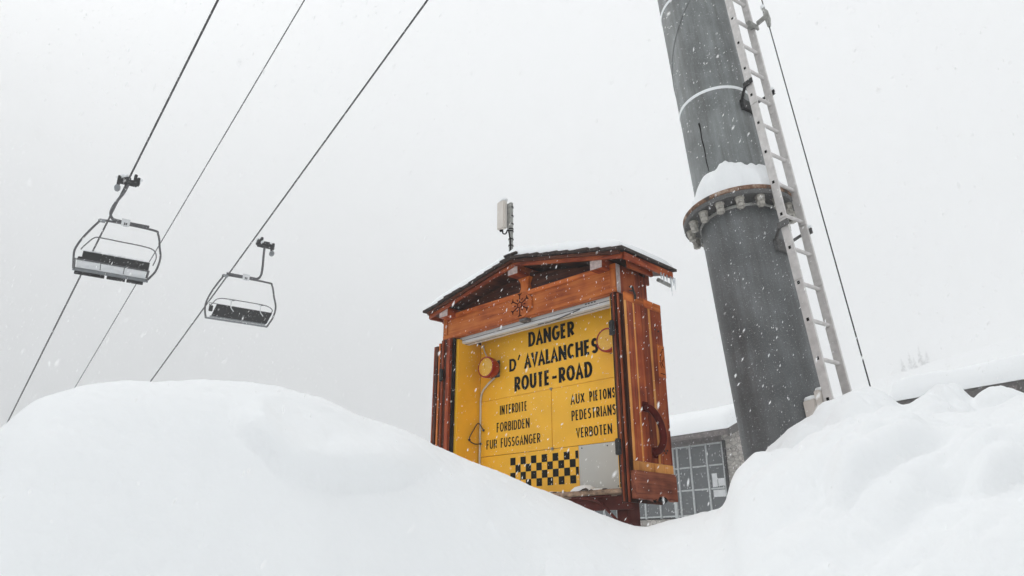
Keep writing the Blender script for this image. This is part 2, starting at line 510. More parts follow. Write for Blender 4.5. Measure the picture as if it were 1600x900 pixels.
def slope_angle(az, r):
    def layer(crest, dist, r0, e0, p, fall, blur):
        ec, dc = table(az, crest, blur), table(az, dist, 0.5)
        s = np.clip((r - r0) / (dc - r0), 0, 1)
        up = ec - (ec - e0) * (1 - s) ** p
        down = ec - fall * np.maximum(r - dc, 0) ** 1.6
        return np.where(r <= dc, up, down)
    eL = layer(LEFT_BANK, LEFT_DIST, 0.9, -56, 2.3, 9, 0.35)
    eA = layer(RIGHT_BANK, RIGHT_DIST, 0.9, -56, 2.4, 6, 0.13)
    eB = layer(FAR_BANK, FAR_DIST, 3.2, -6, 2.0, 8, 0.16)
    k = 0.35                                              # soft union
    e = k * np.log(np.exp(np.clip(eL, -60, 40) / k) + np.exp(np.clip(eA, -60, 40) / k) + np.exp(np.clip(eB, -60, 40) / k))
    # open slopes behind: falling away on the left, rising mountainside on the right
    hill = table(az, [(-180, -5), (-90, -6), (-40, -9), (-15, -7), (0, -1), (8, 4), (15, 8.0), (22, 10.0), (30, 11.9), (40, 14), (70, 14), (110, 3), (180, -5)], 1.0)
    f = np.clip((np.log(np.maximum(r, 1)) - math.log(28)) / (math.log(330) - math.log(28)), 0, 1)
    near = np.degrees(np.arctan2(-0.9, r))
    base = near * (1 - f) + hill * f ** 0.8
    base = np.where(r > 420, base, base)
    return np.maximum(e, base)


def ground_height(az, r):
    e = slope_angle(az, r)
    z = r * np.tan(np.radians(e))
    x, y = r * np.sin(np.radians(az)), r * np.cos(np.radians(az))
    nearw = np.clip((r - 0.7) / 0.8, 0, 1) * np.clip((14 - r) / 6, 0, 1)
    right = np.clip((az - 14) / 8, 0, 1) * np.clip((80 - az) / 20, 0, 1)
    z = z + nearw * (0.035 * vnoise(x * 1.3 + 5, y * 1.3, 3) + 0.012 * vnoise(x * 4, y * 4, 4) + 0.004 * vnoise(x * 15, y * 15, 5) + 0.0035 * vnoise(x * 45, y * 45, 6))
    wx, wy = x + 0.12 * vnoise(x * 3, y * 3, 14), y + 0.12 * vnoise(x * 3 + 7, y * 3, 15)
    bil = lambda f, sd: np.abs(vnoise(wx * f + sd, wy * f, sd)) - 0.2
    z = z + nearw * right * (0.22 * bil(1.9, 8) + 0.12 * bil(4.2, 9) + 0.045 * bil(10, 10) + 0.012 * bil(26, 11))
    left = np.clip((14 - az) / 8, 0, 1)
    z = z + nearw * left * (0.030 * bil(2.3, 12) + 0.010 * bil(7, 13) + 0.004 * bil(24, 16)) + nearw * 0.02 * np.maximum(vnoise(x * 30, y * 30, 17) - 0.38, 0)
    for pts, amp, w, lo, hi in ((LEDGE, 0.095, 0.4, -22.5, -5.0), (LEDGE_R, 0.17, 0.6, 22.6, 35), (LEDGE_R2, 0.14, 0.6, 31.2, 44)):
        t = e - table(az, pts, 0.4)
        ea, eb = np.clip((az - lo) / 3.0, 0, 1), np.clip((hi - az) / 6.0, 0, 1)
        env = ea * ea * (3 - 2 * ea) * eb * eb * (3 - 2 * eb)
        near_r = np.where(r < table(az, LEFT_DIST if hi < 0 else RIGHT_DIST), 1.0, 0.0)
        z = z + near_r * env * np.where(t > 0, amp * (1 - np.exp(-t / w)) * np.exp(-(t / 3.2) ** 2), 0)
    far = np.clip((r - 25) / 60, 0, 1)
    z = z + far * (0.010 * r) * (vnoise(x * 0.02, y * 0.02, 21) + 0.5 * vnoise(x * 0.06, y * 0.06, 22))
    return z + EYE


azs = np.concatenate([np.arange(-180, -48, 3.0), np.arange(-48, 48, 0.14), np.arange(48, 180, 3.0)])
rs = np.concatenate([[0.25, 0.6], np.arange(0.8, 1.6, 0.06), np.arange(1.6, 5.6, 0.018), np.geomspace(5.6, 950, 90)])
AZ, RR = np.meshgrid(azs, rs)
ZZ = ground_height(AZ, RR)
XX, YY = RR * np.sin(np.radians(AZ)), RR * np.cos(np.radians(AZ))
na, nr = len(azs), len(rs)
gv = np.column_stack([XX.ravel(), YY.ravel(), ZZ.ravel()])
ii, jj = np.meshgrid(np.arange(nr - 1), np.arange(na), indexing='ij')
j2 = (jj + 1) % na
gf = np.stack([ii * na + jj, ii * na + j2, (ii + 1) * na + j2, (ii + 1) * na + jj], -1).reshape(-1, 4)[:, ::-1]
me = bpy.data.meshes.new('snow_ground')
me.vertices.add(len(gv) + 1)
me.vertices.foreach_set('co', np.vstack([gv, [[0, 0, float(ZZ[0].mean())]]]).astype(np.float32).ravel())
tri = np.stack([np.full(na, len(gv)), (np.arange(na) + 1) % na, np.arange(na)], -1)
loops = np.concatenate([gf.ravel(), tri.ravel()])
starts = np.concatenate([np.arange(len(gf)) * 4, len(gf) * 4 + np.arange(na) * 3])
me.loops.add(len(loops)); me.loops.foreach_set('vertex_index', loops.astype(np.int32))
me.polygons.add(len(starts)); me.polygons.foreach_set('loop_start', starts.astype(np.int32))
me.update(calc_edges=True); me.validate()
me.polygons.foreach_set('use_smooth', np.ones(len(me.polygons), dtype=bool))
me.materials.append(M['snow'])
ground = bpy.data.objects.new('snow_ground', me)
col.objects.link(ground)
ground['kind'] = 'structure'


def ground_at(x, y):
    return float(ground_height(np.array([math.degrees(math.atan2(x, y))]), np.array([math.hypot(x, y)]))[0])


# ------------------------------------------------------------------ avalanche warning cabinet
SIGN_ROT = math.radians(-42.2)
Ux, Uy = math.sin(math.radians(-47.8)), math.cos(math.radians(-47.8))
sign = empty('avalanche_sign', (0.7696 + Ux * 0.94, 4.7379 + Uy * 0.94, 0), (0, 0, SIGN_ROT))
tag(sign, 'red-brown wooden avalanche warning cabinet with yellow panels and a small gabled roof', 'sign')
H = EYE                                                    # heights below are measured from eye level


def B(name, mat, x0, x1, y0, y1, z0, z1, parent=None, bevel=0.002):
    return MB().box(x0, x1, y0, y1, z0 + H, z1 + H).build(name, M[mat], parent or sign, bevel)


# posts, cross beam, brace
for s in (1, -1):
    po = B('post', 'maroon', s * 0.815 - 0.045, s * 0.815 + 0.045, 0.10, 0.256, -1.5, 0.36, bevel=0.006)
B('cross_beam', 'maroon', -0.93, 0.93, 0.055, 0.098, 0.262, 0.352, bevel=0.006)
MB().tube(smoothcurve([(0.50, 0.03, 0.345 + H), (0.62, 0.03, 0.335 + H), (0.70, 0.03, 0.30 + H), (0.82, 0.085, 0.16 + H)]), 0.010, 8).build('brace', M['maroon'], sign)
MB().tube([(0.45, 0.025, 0.352 + H), (0.78, 0.025, 0.352 + H)], 0.008, 8).build('brace', M['maroon'], sign)
# box
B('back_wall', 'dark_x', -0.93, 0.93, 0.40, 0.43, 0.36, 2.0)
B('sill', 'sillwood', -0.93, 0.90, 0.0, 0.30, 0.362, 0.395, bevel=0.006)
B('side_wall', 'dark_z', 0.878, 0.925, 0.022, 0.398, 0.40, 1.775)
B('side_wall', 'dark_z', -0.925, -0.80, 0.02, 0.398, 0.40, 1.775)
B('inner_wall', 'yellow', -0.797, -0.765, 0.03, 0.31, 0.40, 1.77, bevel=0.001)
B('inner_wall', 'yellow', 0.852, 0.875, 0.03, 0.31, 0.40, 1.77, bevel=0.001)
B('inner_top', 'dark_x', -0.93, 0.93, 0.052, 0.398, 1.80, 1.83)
# jambs with rubber seal
B('jamb', 'dark_z', 0.896, 0.938, -0.018, 0.018, 0.30, 1.777)
B('jamb', 'wood_z', 0.914, 0.926, -0.028, -0.019, 0.31, 1.77)
B('jamb', 'dark_z', -0.938, -0.862, -0.018, 0.018, 0.30, 1.777)
B('jamb', 'wood_z', -0.915, -0.895, -0.034, -0.019, 0.31, 1.77)
B('jamb', 'wood_z', -0.855, -0.815, -0.030, 0.018, 0.31, 1.774)
B('seal', 'rubber', 0.880, 0.894, -0.006, 0.018, 0.40, 1.775)
B('seal', 'rubber', -0.812, -0.786, -0.004, 0.018, 0.40, 1.775)
B('seal_clip', 'sheet', -0.812, -0.79, -0.008, -0.004, 1.20, 1.215)

# lintel: board with raised rails, centre octagon and dark carved snowflake
lin = B('lintel', 'orange_x', -0.94, 0.94, 0.006, 0.05, 1.782, 2.01, bevel=0.003)
B('rail', 'orange_x', -0.94, 0.94, -0.006, 0.0055, 1.782, 1.820, lin, 0.003)
B('rail', 'orange_x', -0.94, 0.94, -0.006, 0.0055, 1.972, 2.010, lin, 0.003)
for s in (1, -1):
    B('rail', 'orange_z', min(s * 0.935, s * 0.885), max(s * 0.935, s * 0.885), -0.006, 0.0055, 1.8215, 1.9705, lin, 0.003)
oct_ = [(0.135 * math.cos(math.radians(22.5 + 45 * k)), 1.896 + H + 0.118 * math.sin(math.radians(22.5 + 45 * k))) for k in range(8)]
MB().prism(oct_, 'y', -0.014, 0.005).build('plaque', M['orange_x'], lin, 0.003)
fl = MB()
def stroke(mb, a, b, w, y0, y1):
    a, b = Vector(a), Vector(b)
    d = (b - a).normalized(); n = Vector((-d.y, d.x)) * w / 2
    mb.prism([tuple(a - n), tuple(b - n), tuple(b + n), tuple(a + n)], 'y', y0, y1)
cz = 1.896 + H
for k in range(6):
    a = math.radians(90 + 60 * k)
    d = Vector((math.cos(a), math.sin(a))); c0 = Vector((0, cz))
    stroke(fl, c0 + d * 0.026, c0 + d * 0.100, 0.011, -0.0155, -0.010)
    for q, ln in ((0.062, 0.034), (0.084, 0.026)):
        for s in (1, -1):
            a2 = a + s * math.radians(52)
            if q > 0.07:
                stroke(fl, c0 + d * q, c0 + d * q + Vector((math.cos(a2), math.sin(a2))) * ln, 0.009, -0.0157, -0.0102)
    am = a + math.radians(30)
    dm = Vector((math.cos(am), math.sin(am)))
    stroke(fl, c0 + dm * 0.040, c0 + dm * 0.062, 0.010, -0.0155, -0.010)
    p0 = c0 + Vector((math.cos(a), math.sin(a))) * 0.026
    p1 = c0 + Vector((math.cos(a + math.pi / 3), math.sin(a + math.pi / 3))) * 0.026
    stroke(fl, p0, p1, 0.009, -0.0156, -0.0101)
fl.build('snowflake_carving', M['carve_line'], lin)
B('clip_block', 'greywood', -0.02, 0.06, -0.002, 0.06, 1.757, 1.781, lin, 0.004)
# side boards of the lintel box
for s in (1, -1):
    for y0, y1 in ((0.052, 0.243), (0.246, 0.43)):
        B('side_board', 'wood_z', min(s * 0.905, s * 0.936), max(s * 0.905, s * 0.936), y0, y1, 1.78, 2.012)
    B('lintel_end', 'endgrain', min(s * 0.9405, s * 0.944), max(s * 0.9405, s * 0.944), 0.0, 0.05, 1.783, 2.009, bevel=0.001)

# fluorescent batten under the lintel
tb = B('tube_light', 'tubebox', -0.80, 0.86, 0.070, 0.165, 1.735, 1.795, bevel=0.006)
B('slot', 'groove', -0.79, 0.85, 0.066, 0.0705, 1.757, 1.7605, tb, 0)
B('slot', 'groove', -0.79, 0.85, 0.112, 0.117, 1.7325, 1.7355, tb, 0)
MB().tube(smoothcurve([(0.10, 0.10, 1.733 + H), (0.25, 0.085, 1.722 + H), (0.42, 0.07, 1.735 + H), (0.55, 0.066, 1.752 + H)]), 0.0045, 6).build('flex_cable', M['groove'], tb)
for k in range(4):
    B('print_mark', 'black', 0.60 + k * 0.028, 0.615 + k * 0.028, 0.0672, 0.0704, 1.776, 1.783, tb, 0)

# yellow panels and lettering
PY = 0.31
panels = {}
panels['top'] = B('panel', 'yellow', -0.764, 0.839, PY, PY + 0.012, 1.2415, 1.80, bevel=0.0012)
panels['left'] = B('panel', 'yellow', -0.764, 0.053, PY - 0.004, PY + 0.010, 0.7615, 1.2385, bevel=0.0012)
panels['right'] = B('panel', 'yellow', 0.057, 0.839, PY - 0.003, PY + 0.010, 0.7615, 1.2385, bevel=0.0012)
panels['low'] = B('panel', 'yellow', -0.764, 0.310, PY, PY + 0.010, 0.405, 0.7585, bevel=0.0012)
B('panel_backing', 'black', -0.764, 0.839, PY + 0.014, PY + 0.03, 0.40, 1.80, bevel=0)
gp = B('blank_panel', 'sheet', 0.313, 0.839, PY - 0.002, PY + 0.010, 0.425, 0.7585, bevel=0.001)
for x, z in ((0.345, 0.738), (0.58, 0.735), (0.66, 0.44), (0.37, 0.44)):
    MB().tube([(x, PY - 0.006, z + H), (x, PY - 0.001, z + H)], 0.005, 8).build('screw', M['iron'], gp)
for x, z in ((0.055, 1.24), (0.055, 0.76)):
    MB().blob((x, PY - 0.006, z + H), 0.014, 3, 0.2, 1).build('panel_clip', M['galv'], sign)


def arc(cx, cy, rx, ry, a0, a1, n=14):
    return [(cx + rx * math.cos(math.radians(a0 + (a1 - a0) * k / n)), cy + ry * math.sin(math.radians(a0 + (a1 - a0) * k / n))) for k in range(n + 1)]


# geometric condensed capitals: width, strokes in a unit box ('o' marks a closed stroke)
GLYPH = {
    'A': (1.05, [[(0, 0), (0.5, 1), (1, 0)], [(0.2, 0.30), (0.8, 0.30)]]),
    'B': (0.80, [[(0, 0), (0, 1), (0.5, 1)] + arc(0.5, 0.765, 0.42, 0.235, 90, -90)[1:] + [(0, 0.53)], [(0, 0.53), (0.5, 0.53)] + arc(0.5, 0.265, 0.5, 0.265, 90, -90)[1:] + [(0, 0)]]),
    'C': (0.90, [arc(0.56, 0.5, 0.56, 0.5, 48, 312, 20)]),
    'D': (0.95, [[(0, 0), (0, 1), (0.38, 1)] + arc(0.38, 0.5, 0.62, 0.5, 90, -90, 18)[1:] + ['o']]),
    'E': (0.66, [[(1, 1), (0, 1), (0, 0), (1, 0)], [(0.0, 0.5), (0.92, 0.5)]]),
    'F': (0.62, [[(1, 1), (0, 1), (0, 0)], [(0.0, 0.5), (0.92, 0.5)]]),
    'G': (1.05, [arc(0.52, 0.5, 0.52, 0.5, 46, 318, 20) + [(0.98, 0.28), (1.0, 0.46), (0.58, 0.46)]]),
    'H': (0.90, [[(0, 0), (0, 1)], [(1, 0), (1, 1)], [(0, 0.52), (1, 0.52)]]),
    'I': (0.0, [[(0, 0), (0, 1)]]),
    'L': (0.62, [[(0, 1), (0, 0), (1, 0)]]),
    'N': (1.0, [[(0, 0), (0, 1)], [(0, 1), (1, 0)], [(1, 0), (1, 1)]]),
    'O': (1.12, [arc(0.5, 0.5, 0.5, 0.5, 0, 347, 26) + ['o']]),
    'P': (0.78, [[(0, 0), (0, 1), (0.45, 1)] + arc(0.45, 0.73, 0.55, 0.27, 90, -90)[1:] + [(0, 0.46)]]),
    'R': (0.82, [[(0, 0), (0, 1), (0.45, 1)] + arc(0.45, 0.73, 0.5, 0.27, 90, -90)[1:] + [(0, 0.46)], [(0.42, 0.46), (1.0, 0)]]),
    'S': (0.72, [arc(0.5, 0.76, 0.46, 0.24, 28, 250, 14) + arc(0.5, 0.26, 0.5, 0.26, 70, -152, 14)]),
    'T': (0.80, [[(0, 1), (1, 1)], [(0.5, 1), (0.5, 0)]]),
    'U': (0.88, [[(0, 1), (0, 0.36)] + arc(0.5, 0.36, 0.5, 0.36, 180, 360, 14)[1:] + [(1, 1)]]),
    'V': (1.02, [[(0, 1), (0.5, 0), (1, 1)]]),
    'X': (0.90, [[(0, 0), (1, 1)], [(0, 1), (1, 0)]]),
    '-': (0.9, [[(0, 0.42), (1, 0.42)]]),
}


def ribbon(mb, pts, w, wv, y):
    """flat stroke, w thick across verticals and wv across horizontals, 1 mm of film"""
    closed = pts[-1] == 'o'
    P = [Vector(p) for p in pts if p != 'o']
    n = len(P)
    L_, R_ = [], []
    for i, p in enumerate(P):
        a_ = P[i - 1] if (i > 0 or closed) else None
        c_ = P[(i + 1) % n] if (i < n - 1 or closed) else None
        d1 = (p - a_).normalized() if a_ is not None else (c_ - p).normalized()
        d2 = (c_ - p).normalized() if c_ is not None else d1
        n1, n2 = Vector((-d1.y, d1.x)), Vector((-d2.y, d2.x))
        m_ = n1 + n2
        if m_.length < 0.2:
            m_ = n1
        m_.normalize()
        k = min(1.0 / max(m_.dot(n1), 0.45), 1.9)
        off = Vector((m_.x * w / 2, m_.y * wv / 2)) * k
        L_.append(p + off); R_.append(p - off)
    vs = [(q.x, y, q.y) for q in L_] + [(q.x, y, q.y) for q in R_] + [(q.x, y + 0.001, q.y) for q in L_] + [(q.x, y + 0.001, q.y) for q in R_]
    fs = []
    for i in range(n if closed else n - 1):
        j = (i + 1) % n
        fs += [(i, j, n + j, n + i), (2 * n + i, 3 * n + i, 3 * n + j, 2 * n + j), (i, 2 * n + i, 2 * n + j, j), (n + i, n + j, 3 * n + j, 3 * n + i)]
    if not closed:
        fs += [(0, n, 3 * n, 2 * n), (n - 1, 3 * n - 1, 4 * n - 1, 2 * n - 1)]
    mb.add(vs, fs)


def lettering(text, u0, u1, zb, h, parent, bold, y):
    """capital letters cut from black film, fitted to their measured width and height"""
    X0, X1 = 0.94 - u0, 0.94 - u1
    w, wv = (0.218 * h, 0.18 * h) if bold else (0.14 * h, 0.12 * h)
    gap = 0.062 * h if bold else 0.105 * h
    n = len(text)
    kern = [-(0.12 if a_ + b_ in ('AV', 'VA') else 0.16 if a_ + b_ == 'LA' else 0.04 if a_ + b_ in ('AL', 'AN', 'DA', 'OA', 'GA', 'IA', 'RT') else 0.0) * h * (1.0 if bold else 0.8) for a_, b_ in zip(text, text[1:])] + [0.0]
    W = (X1 - X0 - n * w - (n - 1) * gap - sum(kern)) / max(sum(GLYPH[c][0] for c in text), 0.01)
    mb = MB()
    x = X0
    for q, c in enumerate(text):
        gw_, strokes = GLYPH[c]
        for k, st in enumerate(strokes):
            pts = [p if p == 'o' else (x + w / 2 + p[0] * gw_ * W, zb + H + wv / 2 + p[1] * (h - wv)) for p in st]
            if pts[-1] != 'o':                              # straight ends run to the full cap height
                for e_, o_ in ((0, 1), (-1, -2)):
                    d_ = Vector(pts[e_]) - Vector(pts[o_])
                    if abs(d_.y) > 3 * abs(d_.x) and abs(pts[e_][1] - (zb + H + h / 2)) > 0.3 * h:
                        pts[e_] = (pts[e_][0], pts[e_][1] + math.copysign(wv / 2, d_.y))
            ribbon(mb, pts, w, wv, y - 0.00012 * k - 0.00002 * (q % 2))
        x += w + gw_ * W + gap + kern[q]
    return mb.build('lettering', M['black'], parent)


yt = PY - 0.0022
lettering('DANGER', 1.128, 0.630, 1.642, 0.130, panels['top'], True, yt)
lettering('D', 1.350, 1.268, 1.460, 0.112, panels['top'], True, yt)
lettering('AVALANCHES', 1.180, 0.403, 1.458, 0.126, panels['top'], True, yt)
lettering('ROUTE-ROAD', 1.290, 0.468, 1.277, 0.127, panels['top'], True, yt)
ac = MB(); stroke(ac, (0.94 - 1.247, 1.548 + H), (0.94 - 1.228, 1.592 + H), 0.015, PY - 0.0022, PY - 0.0006)
ac.build('accent', M['black'], panels['top'])
yl, yr = PY - 0.0062, PY - 0.0052
lettering('INTERDITE', 1.456, 1.146, 1.097, 0.080, panels['left'], False, yl)
lettering('FORBIDDEN', 1.492, 1.120, 0.953, 0.080, panels['left'], False, yl)
lettering('FUR', 1.612, 1.487, 0.820, 0.076, panels['left'], False, yl)
lettering('FUSSGANGER', 1.443, 1.005, 0.820, 0.078, panels['left'], False, yl)
lettering('AUX', 0.690, 0.552, 1.083, 0.080, panels['right'], False, yr)
lettering('PIETONS', 0.505, 0.266, 1.083, 0.080, panels['right'], False, yr)
lettering('PEDESTRIANS', 0.684, 0.268, 0.955, 0.080, panels['right'], False, yr)
lettering('VERBOTEN', 0.646, 0.310, 0.818, 0.076, panels['right'], False, yr)
sq_me = None
for row in range(4):
    for k in range(7):
        u_a = 1.337 - k * 0.1126 - (0.0563 if row % 2 else 0)
        x0 = 0.94 - u_a
        x1 = min(x0 + 0.0563, 0.306)
        if x1 - x0 < 0.006:
            continue
        zt = 0.725 - row * 0.0605
        B('checker_square', 'black', x0, x1, PY - 0.0015, PY - 0.0002, zt - 0.0605, zt, panels['low'], 0)

# flashing lamps: red drum, amber ribbed lens, bracket
def hazard_lamp(x, z):
    e = empty('warning_lamp'); e.parent = sign
    e.location = (x, PY - 0.005, z + H)
    MB().box(-0.055, 0.055, -0.012, 0.0, -0.075, 0.075).build('bracket', M['greywood'], e, 0.003)
    MB().tube([(0, -0.012, 0), (0, -0.03, 0)], 0.05, 20).build('socket', M['iron'], e)
    MB().tube([(0, -0.03, 0), (0, -0.06, 0), (0, -0.118, 0), (0, -0.128, 0), (0, -0.128, 0), (0, -0.118, 0)], 0.09, 32, True,
              [0.075, 0.090, 0.096, 0.093, 0.082, 0.082]).build('housing', M['redring'], e)
    MB().tube([(0, -0.1175, 0), (0, -0.128, 0), (0, -0.137, 0), (0, -0.142, 0)], 0.08, 32, True, [0.0815, 0.080, 0.058, 0.018]).build('lens', M['lens'], e)
    MB().tube([(0, -0.1425, 0), (0, -0.1465, 0)], 0.010, 10).build('stud', M['lens'], e)
    return e
hazard_lamp(-0.572, 1.508)
hazard_lamp(0.705, 1.500)
MB().tube(smoothcurve([(-0.72, PY - 0.012, 1.76 + H), (-0.70, PY - 0.02, 1.70 + H), (-0.66, PY - 0.02, 1.63 + H), (-0.61, PY - 0.02, 1.58 + H)]), 0.0055, 6).build('conduit', M['conduit'], sign)
MB().tube(smoothcurve([(-0.57, PY - 0.02, 1.43 + H), (-0.66, PY - 0.018, 1.38 + H), (-0.735, PY - 0.014, 1.30 + H), (-0.745, PY - 0.012, 1.10 + H), (-0.745, PY - 0.012, 0.42 + H)]), 0.0085, 8).build('conduit', M['conduit'], sign)
MB().tube(smoothcurve([(-0.70, PY - 0.02, 0.99 + H), (-0.73, PY - 0.05, 1.045 + H), (-0.745, PY - 0.09, 0.99 + H), (-0.748, PY - 0.14, 0.90 + H), (-0.735, PY - 0.09, 0.865 + H), (-0.72, PY - 0.03, 0.87 + H)]), 0.005, 6).build('loose_wire', M['iron'], sign)
for p_ in ((-0.70, PY - 0.02, 0.985 + H), (-0.748, PY - 0.14, 0.895 + H), (-0.72, PY - 0.03, 0.87 + H)):
    MB().blob(p_, 0.013, 5, 0.2, 1).build('wire_end', M['iron'], sign)

# pediment, purlins, roof
ROOF_TILT = 0.066                                           # the little roof climbs slightly towards its back
def rz(x, y, off=0.0):                                      # roof underside height at (x, y)
    return 2.232 - 0.226 * abs(x) / 1.03 + ROOF_TILT * (y + 0.14) + off + H
MB().prism([(-0.93, 2.012 + H), (0.93, 2.012 + H), (0.93, 2.03 + H), (0.0, 2.20 + H), (-0.93, 2.03 + H)], 'y', 0.055, 0.08).build('pediment', M['dark_x'], sign)
MB().prism([(-0.93, 2.012 + H), (0.93, 2.012 + H), (0.93, 2.06 + H), (0.0, 2.25 + H), (-0.93, 2.06 + H)], 'y', 0.405, 0.43).build('pediment', M['dark_x'], sign)
for x, hh in ((0.0, 0.080), (0.835, 0.078), (-0.835, 0.078)):
    zt0, zt1 = rz(abs(x) + 0.055 if x else 0.055, -0.10) - 0.004, rz(abs(x) + 0.055 if x else 0.055, 0.56) - 0.004
    pu = MB()
    vs = [(x - 0.055, -0.100, zt0 - hh), (x + 0.055, -0.100, zt0 - hh), (x + 0.055, 0.56, zt1 - hh), (x - 0.055, 0.56, zt1 - hh),
          (x - 0.055, -0.100, zt0), (x + 0.055, -0.100, zt0), (x + 0.055, 0.56, zt1), (x - 0.055, 0.56, zt1)]
    pu.add(vs, [(0, 3, 2, 1), (4, 5, 6, 7), (0, 1, 5, 4), (1, 2, 6, 5), (2, 3, 7, 6), (3, 0, 4, 7)])
    p = pu.build('purlin', M['wood_y'], sign, 0.003)
    MB().box(x - 0.052, x + 0.052, -0.1035, -0.1005, zt0 - hh + 0.003, zt0 - 0.003).build('frosted_end', M['endgrain'], p)
br = MB()
br.prism([(-0.03, 2.012 + H), (0.055, 2.012 + H), (0.070, 2.05 + H), (0.062, 2.09 + H), (0.085, 2.145 + H), (-0.045, 2.145 + H), (-0.015, 2.10 + H), (-0.012, 2.05 + H)], 'y', 0.012, 0.07)
br.build('bracket', M['orange_z'], sign, 0.004)
roof = empty('roof', (0.03, 0, 0)); roof.parent = sign
for s in (1, -1):
    dk = MB()                                               # boarded deck of one slope
    a = [(0.0, -0.10), (s * 1.035, -0.10), (s * 1.035, 0.60), (0.0, 0.60)]
    vs = [(x, y, rz(x, y)) for x, y in a] + [(x, y, rz(x, y, 0.022)) for x, y in a]
    dk.add(vs, [(0, 1, 2, 3), (7, 6, 5, 4), (0, 4, 5, 1), (1, 5, 6, 2), (2, 6, 7, 3), (3, 7, 4, 0)])
    dk.build('deck', M['dark_y'], roof)
    for (ya, yb, o0, o1, mt) in ((-0.122, -0.102, -0.030, 0.018, 'wood_x'), (-0.146, -0.1225, 0.000, 0.026, 'dark_x')):
        bb = MB()                                           # barge boards, two steps
        a = [(0.0, ya), (s * 1.04, ya), (s * 1.04, yb), (0.0, yb)]
        vs = [(x, y, rz(x, ya, o0)) for x, y in a] + [(x, y, rz(x, ya, o1)) for x, y in a]
        bb.add(vs, [(0, 1, 2, 3), (7, 6, 5, 4), (0, 4, 5, 1), (1, 5, 6, 2), (2, 6, 7, 3), (3, 7, 4, 0)])
        bb.build('barge_board', M[mt], roof, 0.002)
    for (xa, xb, o0, o1, mt) in ((1.037, 1.055, -0.035, 0.020, 'wood_y'), (0.99, 1.012, -0.062, -0.002, 'wood_y')):
        fb = MB()                                           # eave boards
        ys0 = -0.10 if xa > 1 else 0.02
        a = [(s * xa, ys0), (s * xb, ys0), (s * xb, 0.60 if xa > 1 else 0.36), (s * xa, 0.60 if xa > 1 else 0.36)]
        vs = [(x, y, rz(1.03, y, o0)) for x, y in a] + [(x, y, rz(1.03, y, o1)) for x, y in a]
        fb.add(vs, [(0, 1, 2, 3), (7, 6, 5, 4), (0, 4, 5, 1), (1, 5, 6, 2), (2, 6, 7, 3), (3, 7, 4, 0)])
        fb.build('eave_board', M[mt], roof, 0.002)
    for k in range(11):                                     # shingle courses, ragged at the gable edge
        xa, xb = s * k * 0.097, s * (k * 0.097 + 0.108)
        yf = -0.165 + random.uniform(-0.012, 0.010)
        lift = random.uniform(0.0, 0.006)
        a = [(xa, yf), (xb, yf + random.uniform(-0.006, 0.006)), (xb, 0.625), (xa, 0.625)]
        vs = [(x, y, rz(x, y, 0.0265 + lift + (0.006 if i in (1, 2) else 0))) for i, (x, y) in enumerate(a)]
        vs += [(x, y, rz(x, y, 0.046 + lift + (0.008 if i in (1, 2) else 0))) for i, (x, y) in enumerate(a)]
        MB().add(vs, [(0, 1, 2, 3), (7, 6, 5, 4), (0, 4, 5, 1), (1, 5, 6, 2), (2, 6, 7, 3), (3, 7, 4, 0)]).build('shingle', M['shingle'], roof)
rc = MB()
for sx in (-1, 1):
    rc.box(min(0, sx * 0.07), max(0, sx * 0.07), -0.172, 0.62, 2.283 + H, 2.303 + H)
rc.build('ridge_cap', M['shingle'], roof, 0.003)
# gutter end and icicles at the back of the right eave
gt = MB(); gt.tube([(1.02, 0.42, rz(1.03, 0.42, -0.075)), (1.02, 0.60, rz(1.03, 0.6, -0.085))], 0.016, 10)
gt.build('gutter', M['galv'], roof)
for y, ln in ((0.40, 0.05), (0.44, 0.09), (0.49, 0.06), (0.55, 0.16), (0.585, 0.07), (0.61, 0.10)):
    z0 = rz(1.03, y, -0.03)
    MB().tube([(1.058, y, z0), (1.059, y, z0 - ln * 0.5), (1.06, y, z0 - ln)], 0.006, 6, True, [0.008, 0.005, 0.001]).build('icicle', M['ice'], roof)

# folding doors, opened back along the sides: two leaves each
def door_leaf(name, ox, oy, ang, length, z0, z1, thick, face):
    e = empty(name); e.parent = sign
    e.location = (ox, oy, H); e.rotation_euler = (0, 0, ang)
    return e                                               # local: +y along the leaf, +x = outer face

# outer right leaf, the one turned to the viewer
dl = door_leaf('door_leaf', 1.002, 0.0, -math.radians(3.8), 0.45, 0, 0, 0, 0)
def D(name, mat, y0, y1, z0, z1, x0=-0.030, x1=0.0, bevel=0.002, parent=None):
    return MB().box(x0, x1, y0, y1, z0, z1).build(name, M[mat], parent or dl, bevel)
Lf = 0.452
D('core', 'dark_z', 0.004, Lf - 0.004, 0.34, 1.755, -0.034, -0.0125, 0)
for fa, fb, mt in ((0.0, 0.035, 'honey'), (0.037, 0.205, 'wood_z'), (0.207, 0.243, 'honey'), (0.246, 0.425, 'wood_z'), (0.430, 0.618, 'wood_z'), (0.620, 0.675, 'honey'), (0.678, 0.998, 'wood_z')):
    D('plank', mt, fa * Lf, fb * Lf, 0.567, 1.703, -0.012, 0.0 if mt != 'honey' else 0.001)
for fa, fb in ((0.0, 0.24), (0.242, 0.52), (0.522, 0.76), (0.762, 1.0)):
    D('top_strip', 'orange_y', fa * Lf, fb * Lf, 1.7045, 1.768, -0.014, 0.001)
    D('bottom_strip', 'honey', fa * Lf, fb * Lf, 0.505, 0.5655, -0.014, 0.001)
kb = MB()
ys = np.linspace(-0.006, Lf + 0.012, 14)
bot = [0.322 + 0.012 * math.sin(k * 1.9) * (1 if 4 < k < 12 else 0.3) + (0.018 if 7 <= k <= 9 else 0) for k in range(14)]
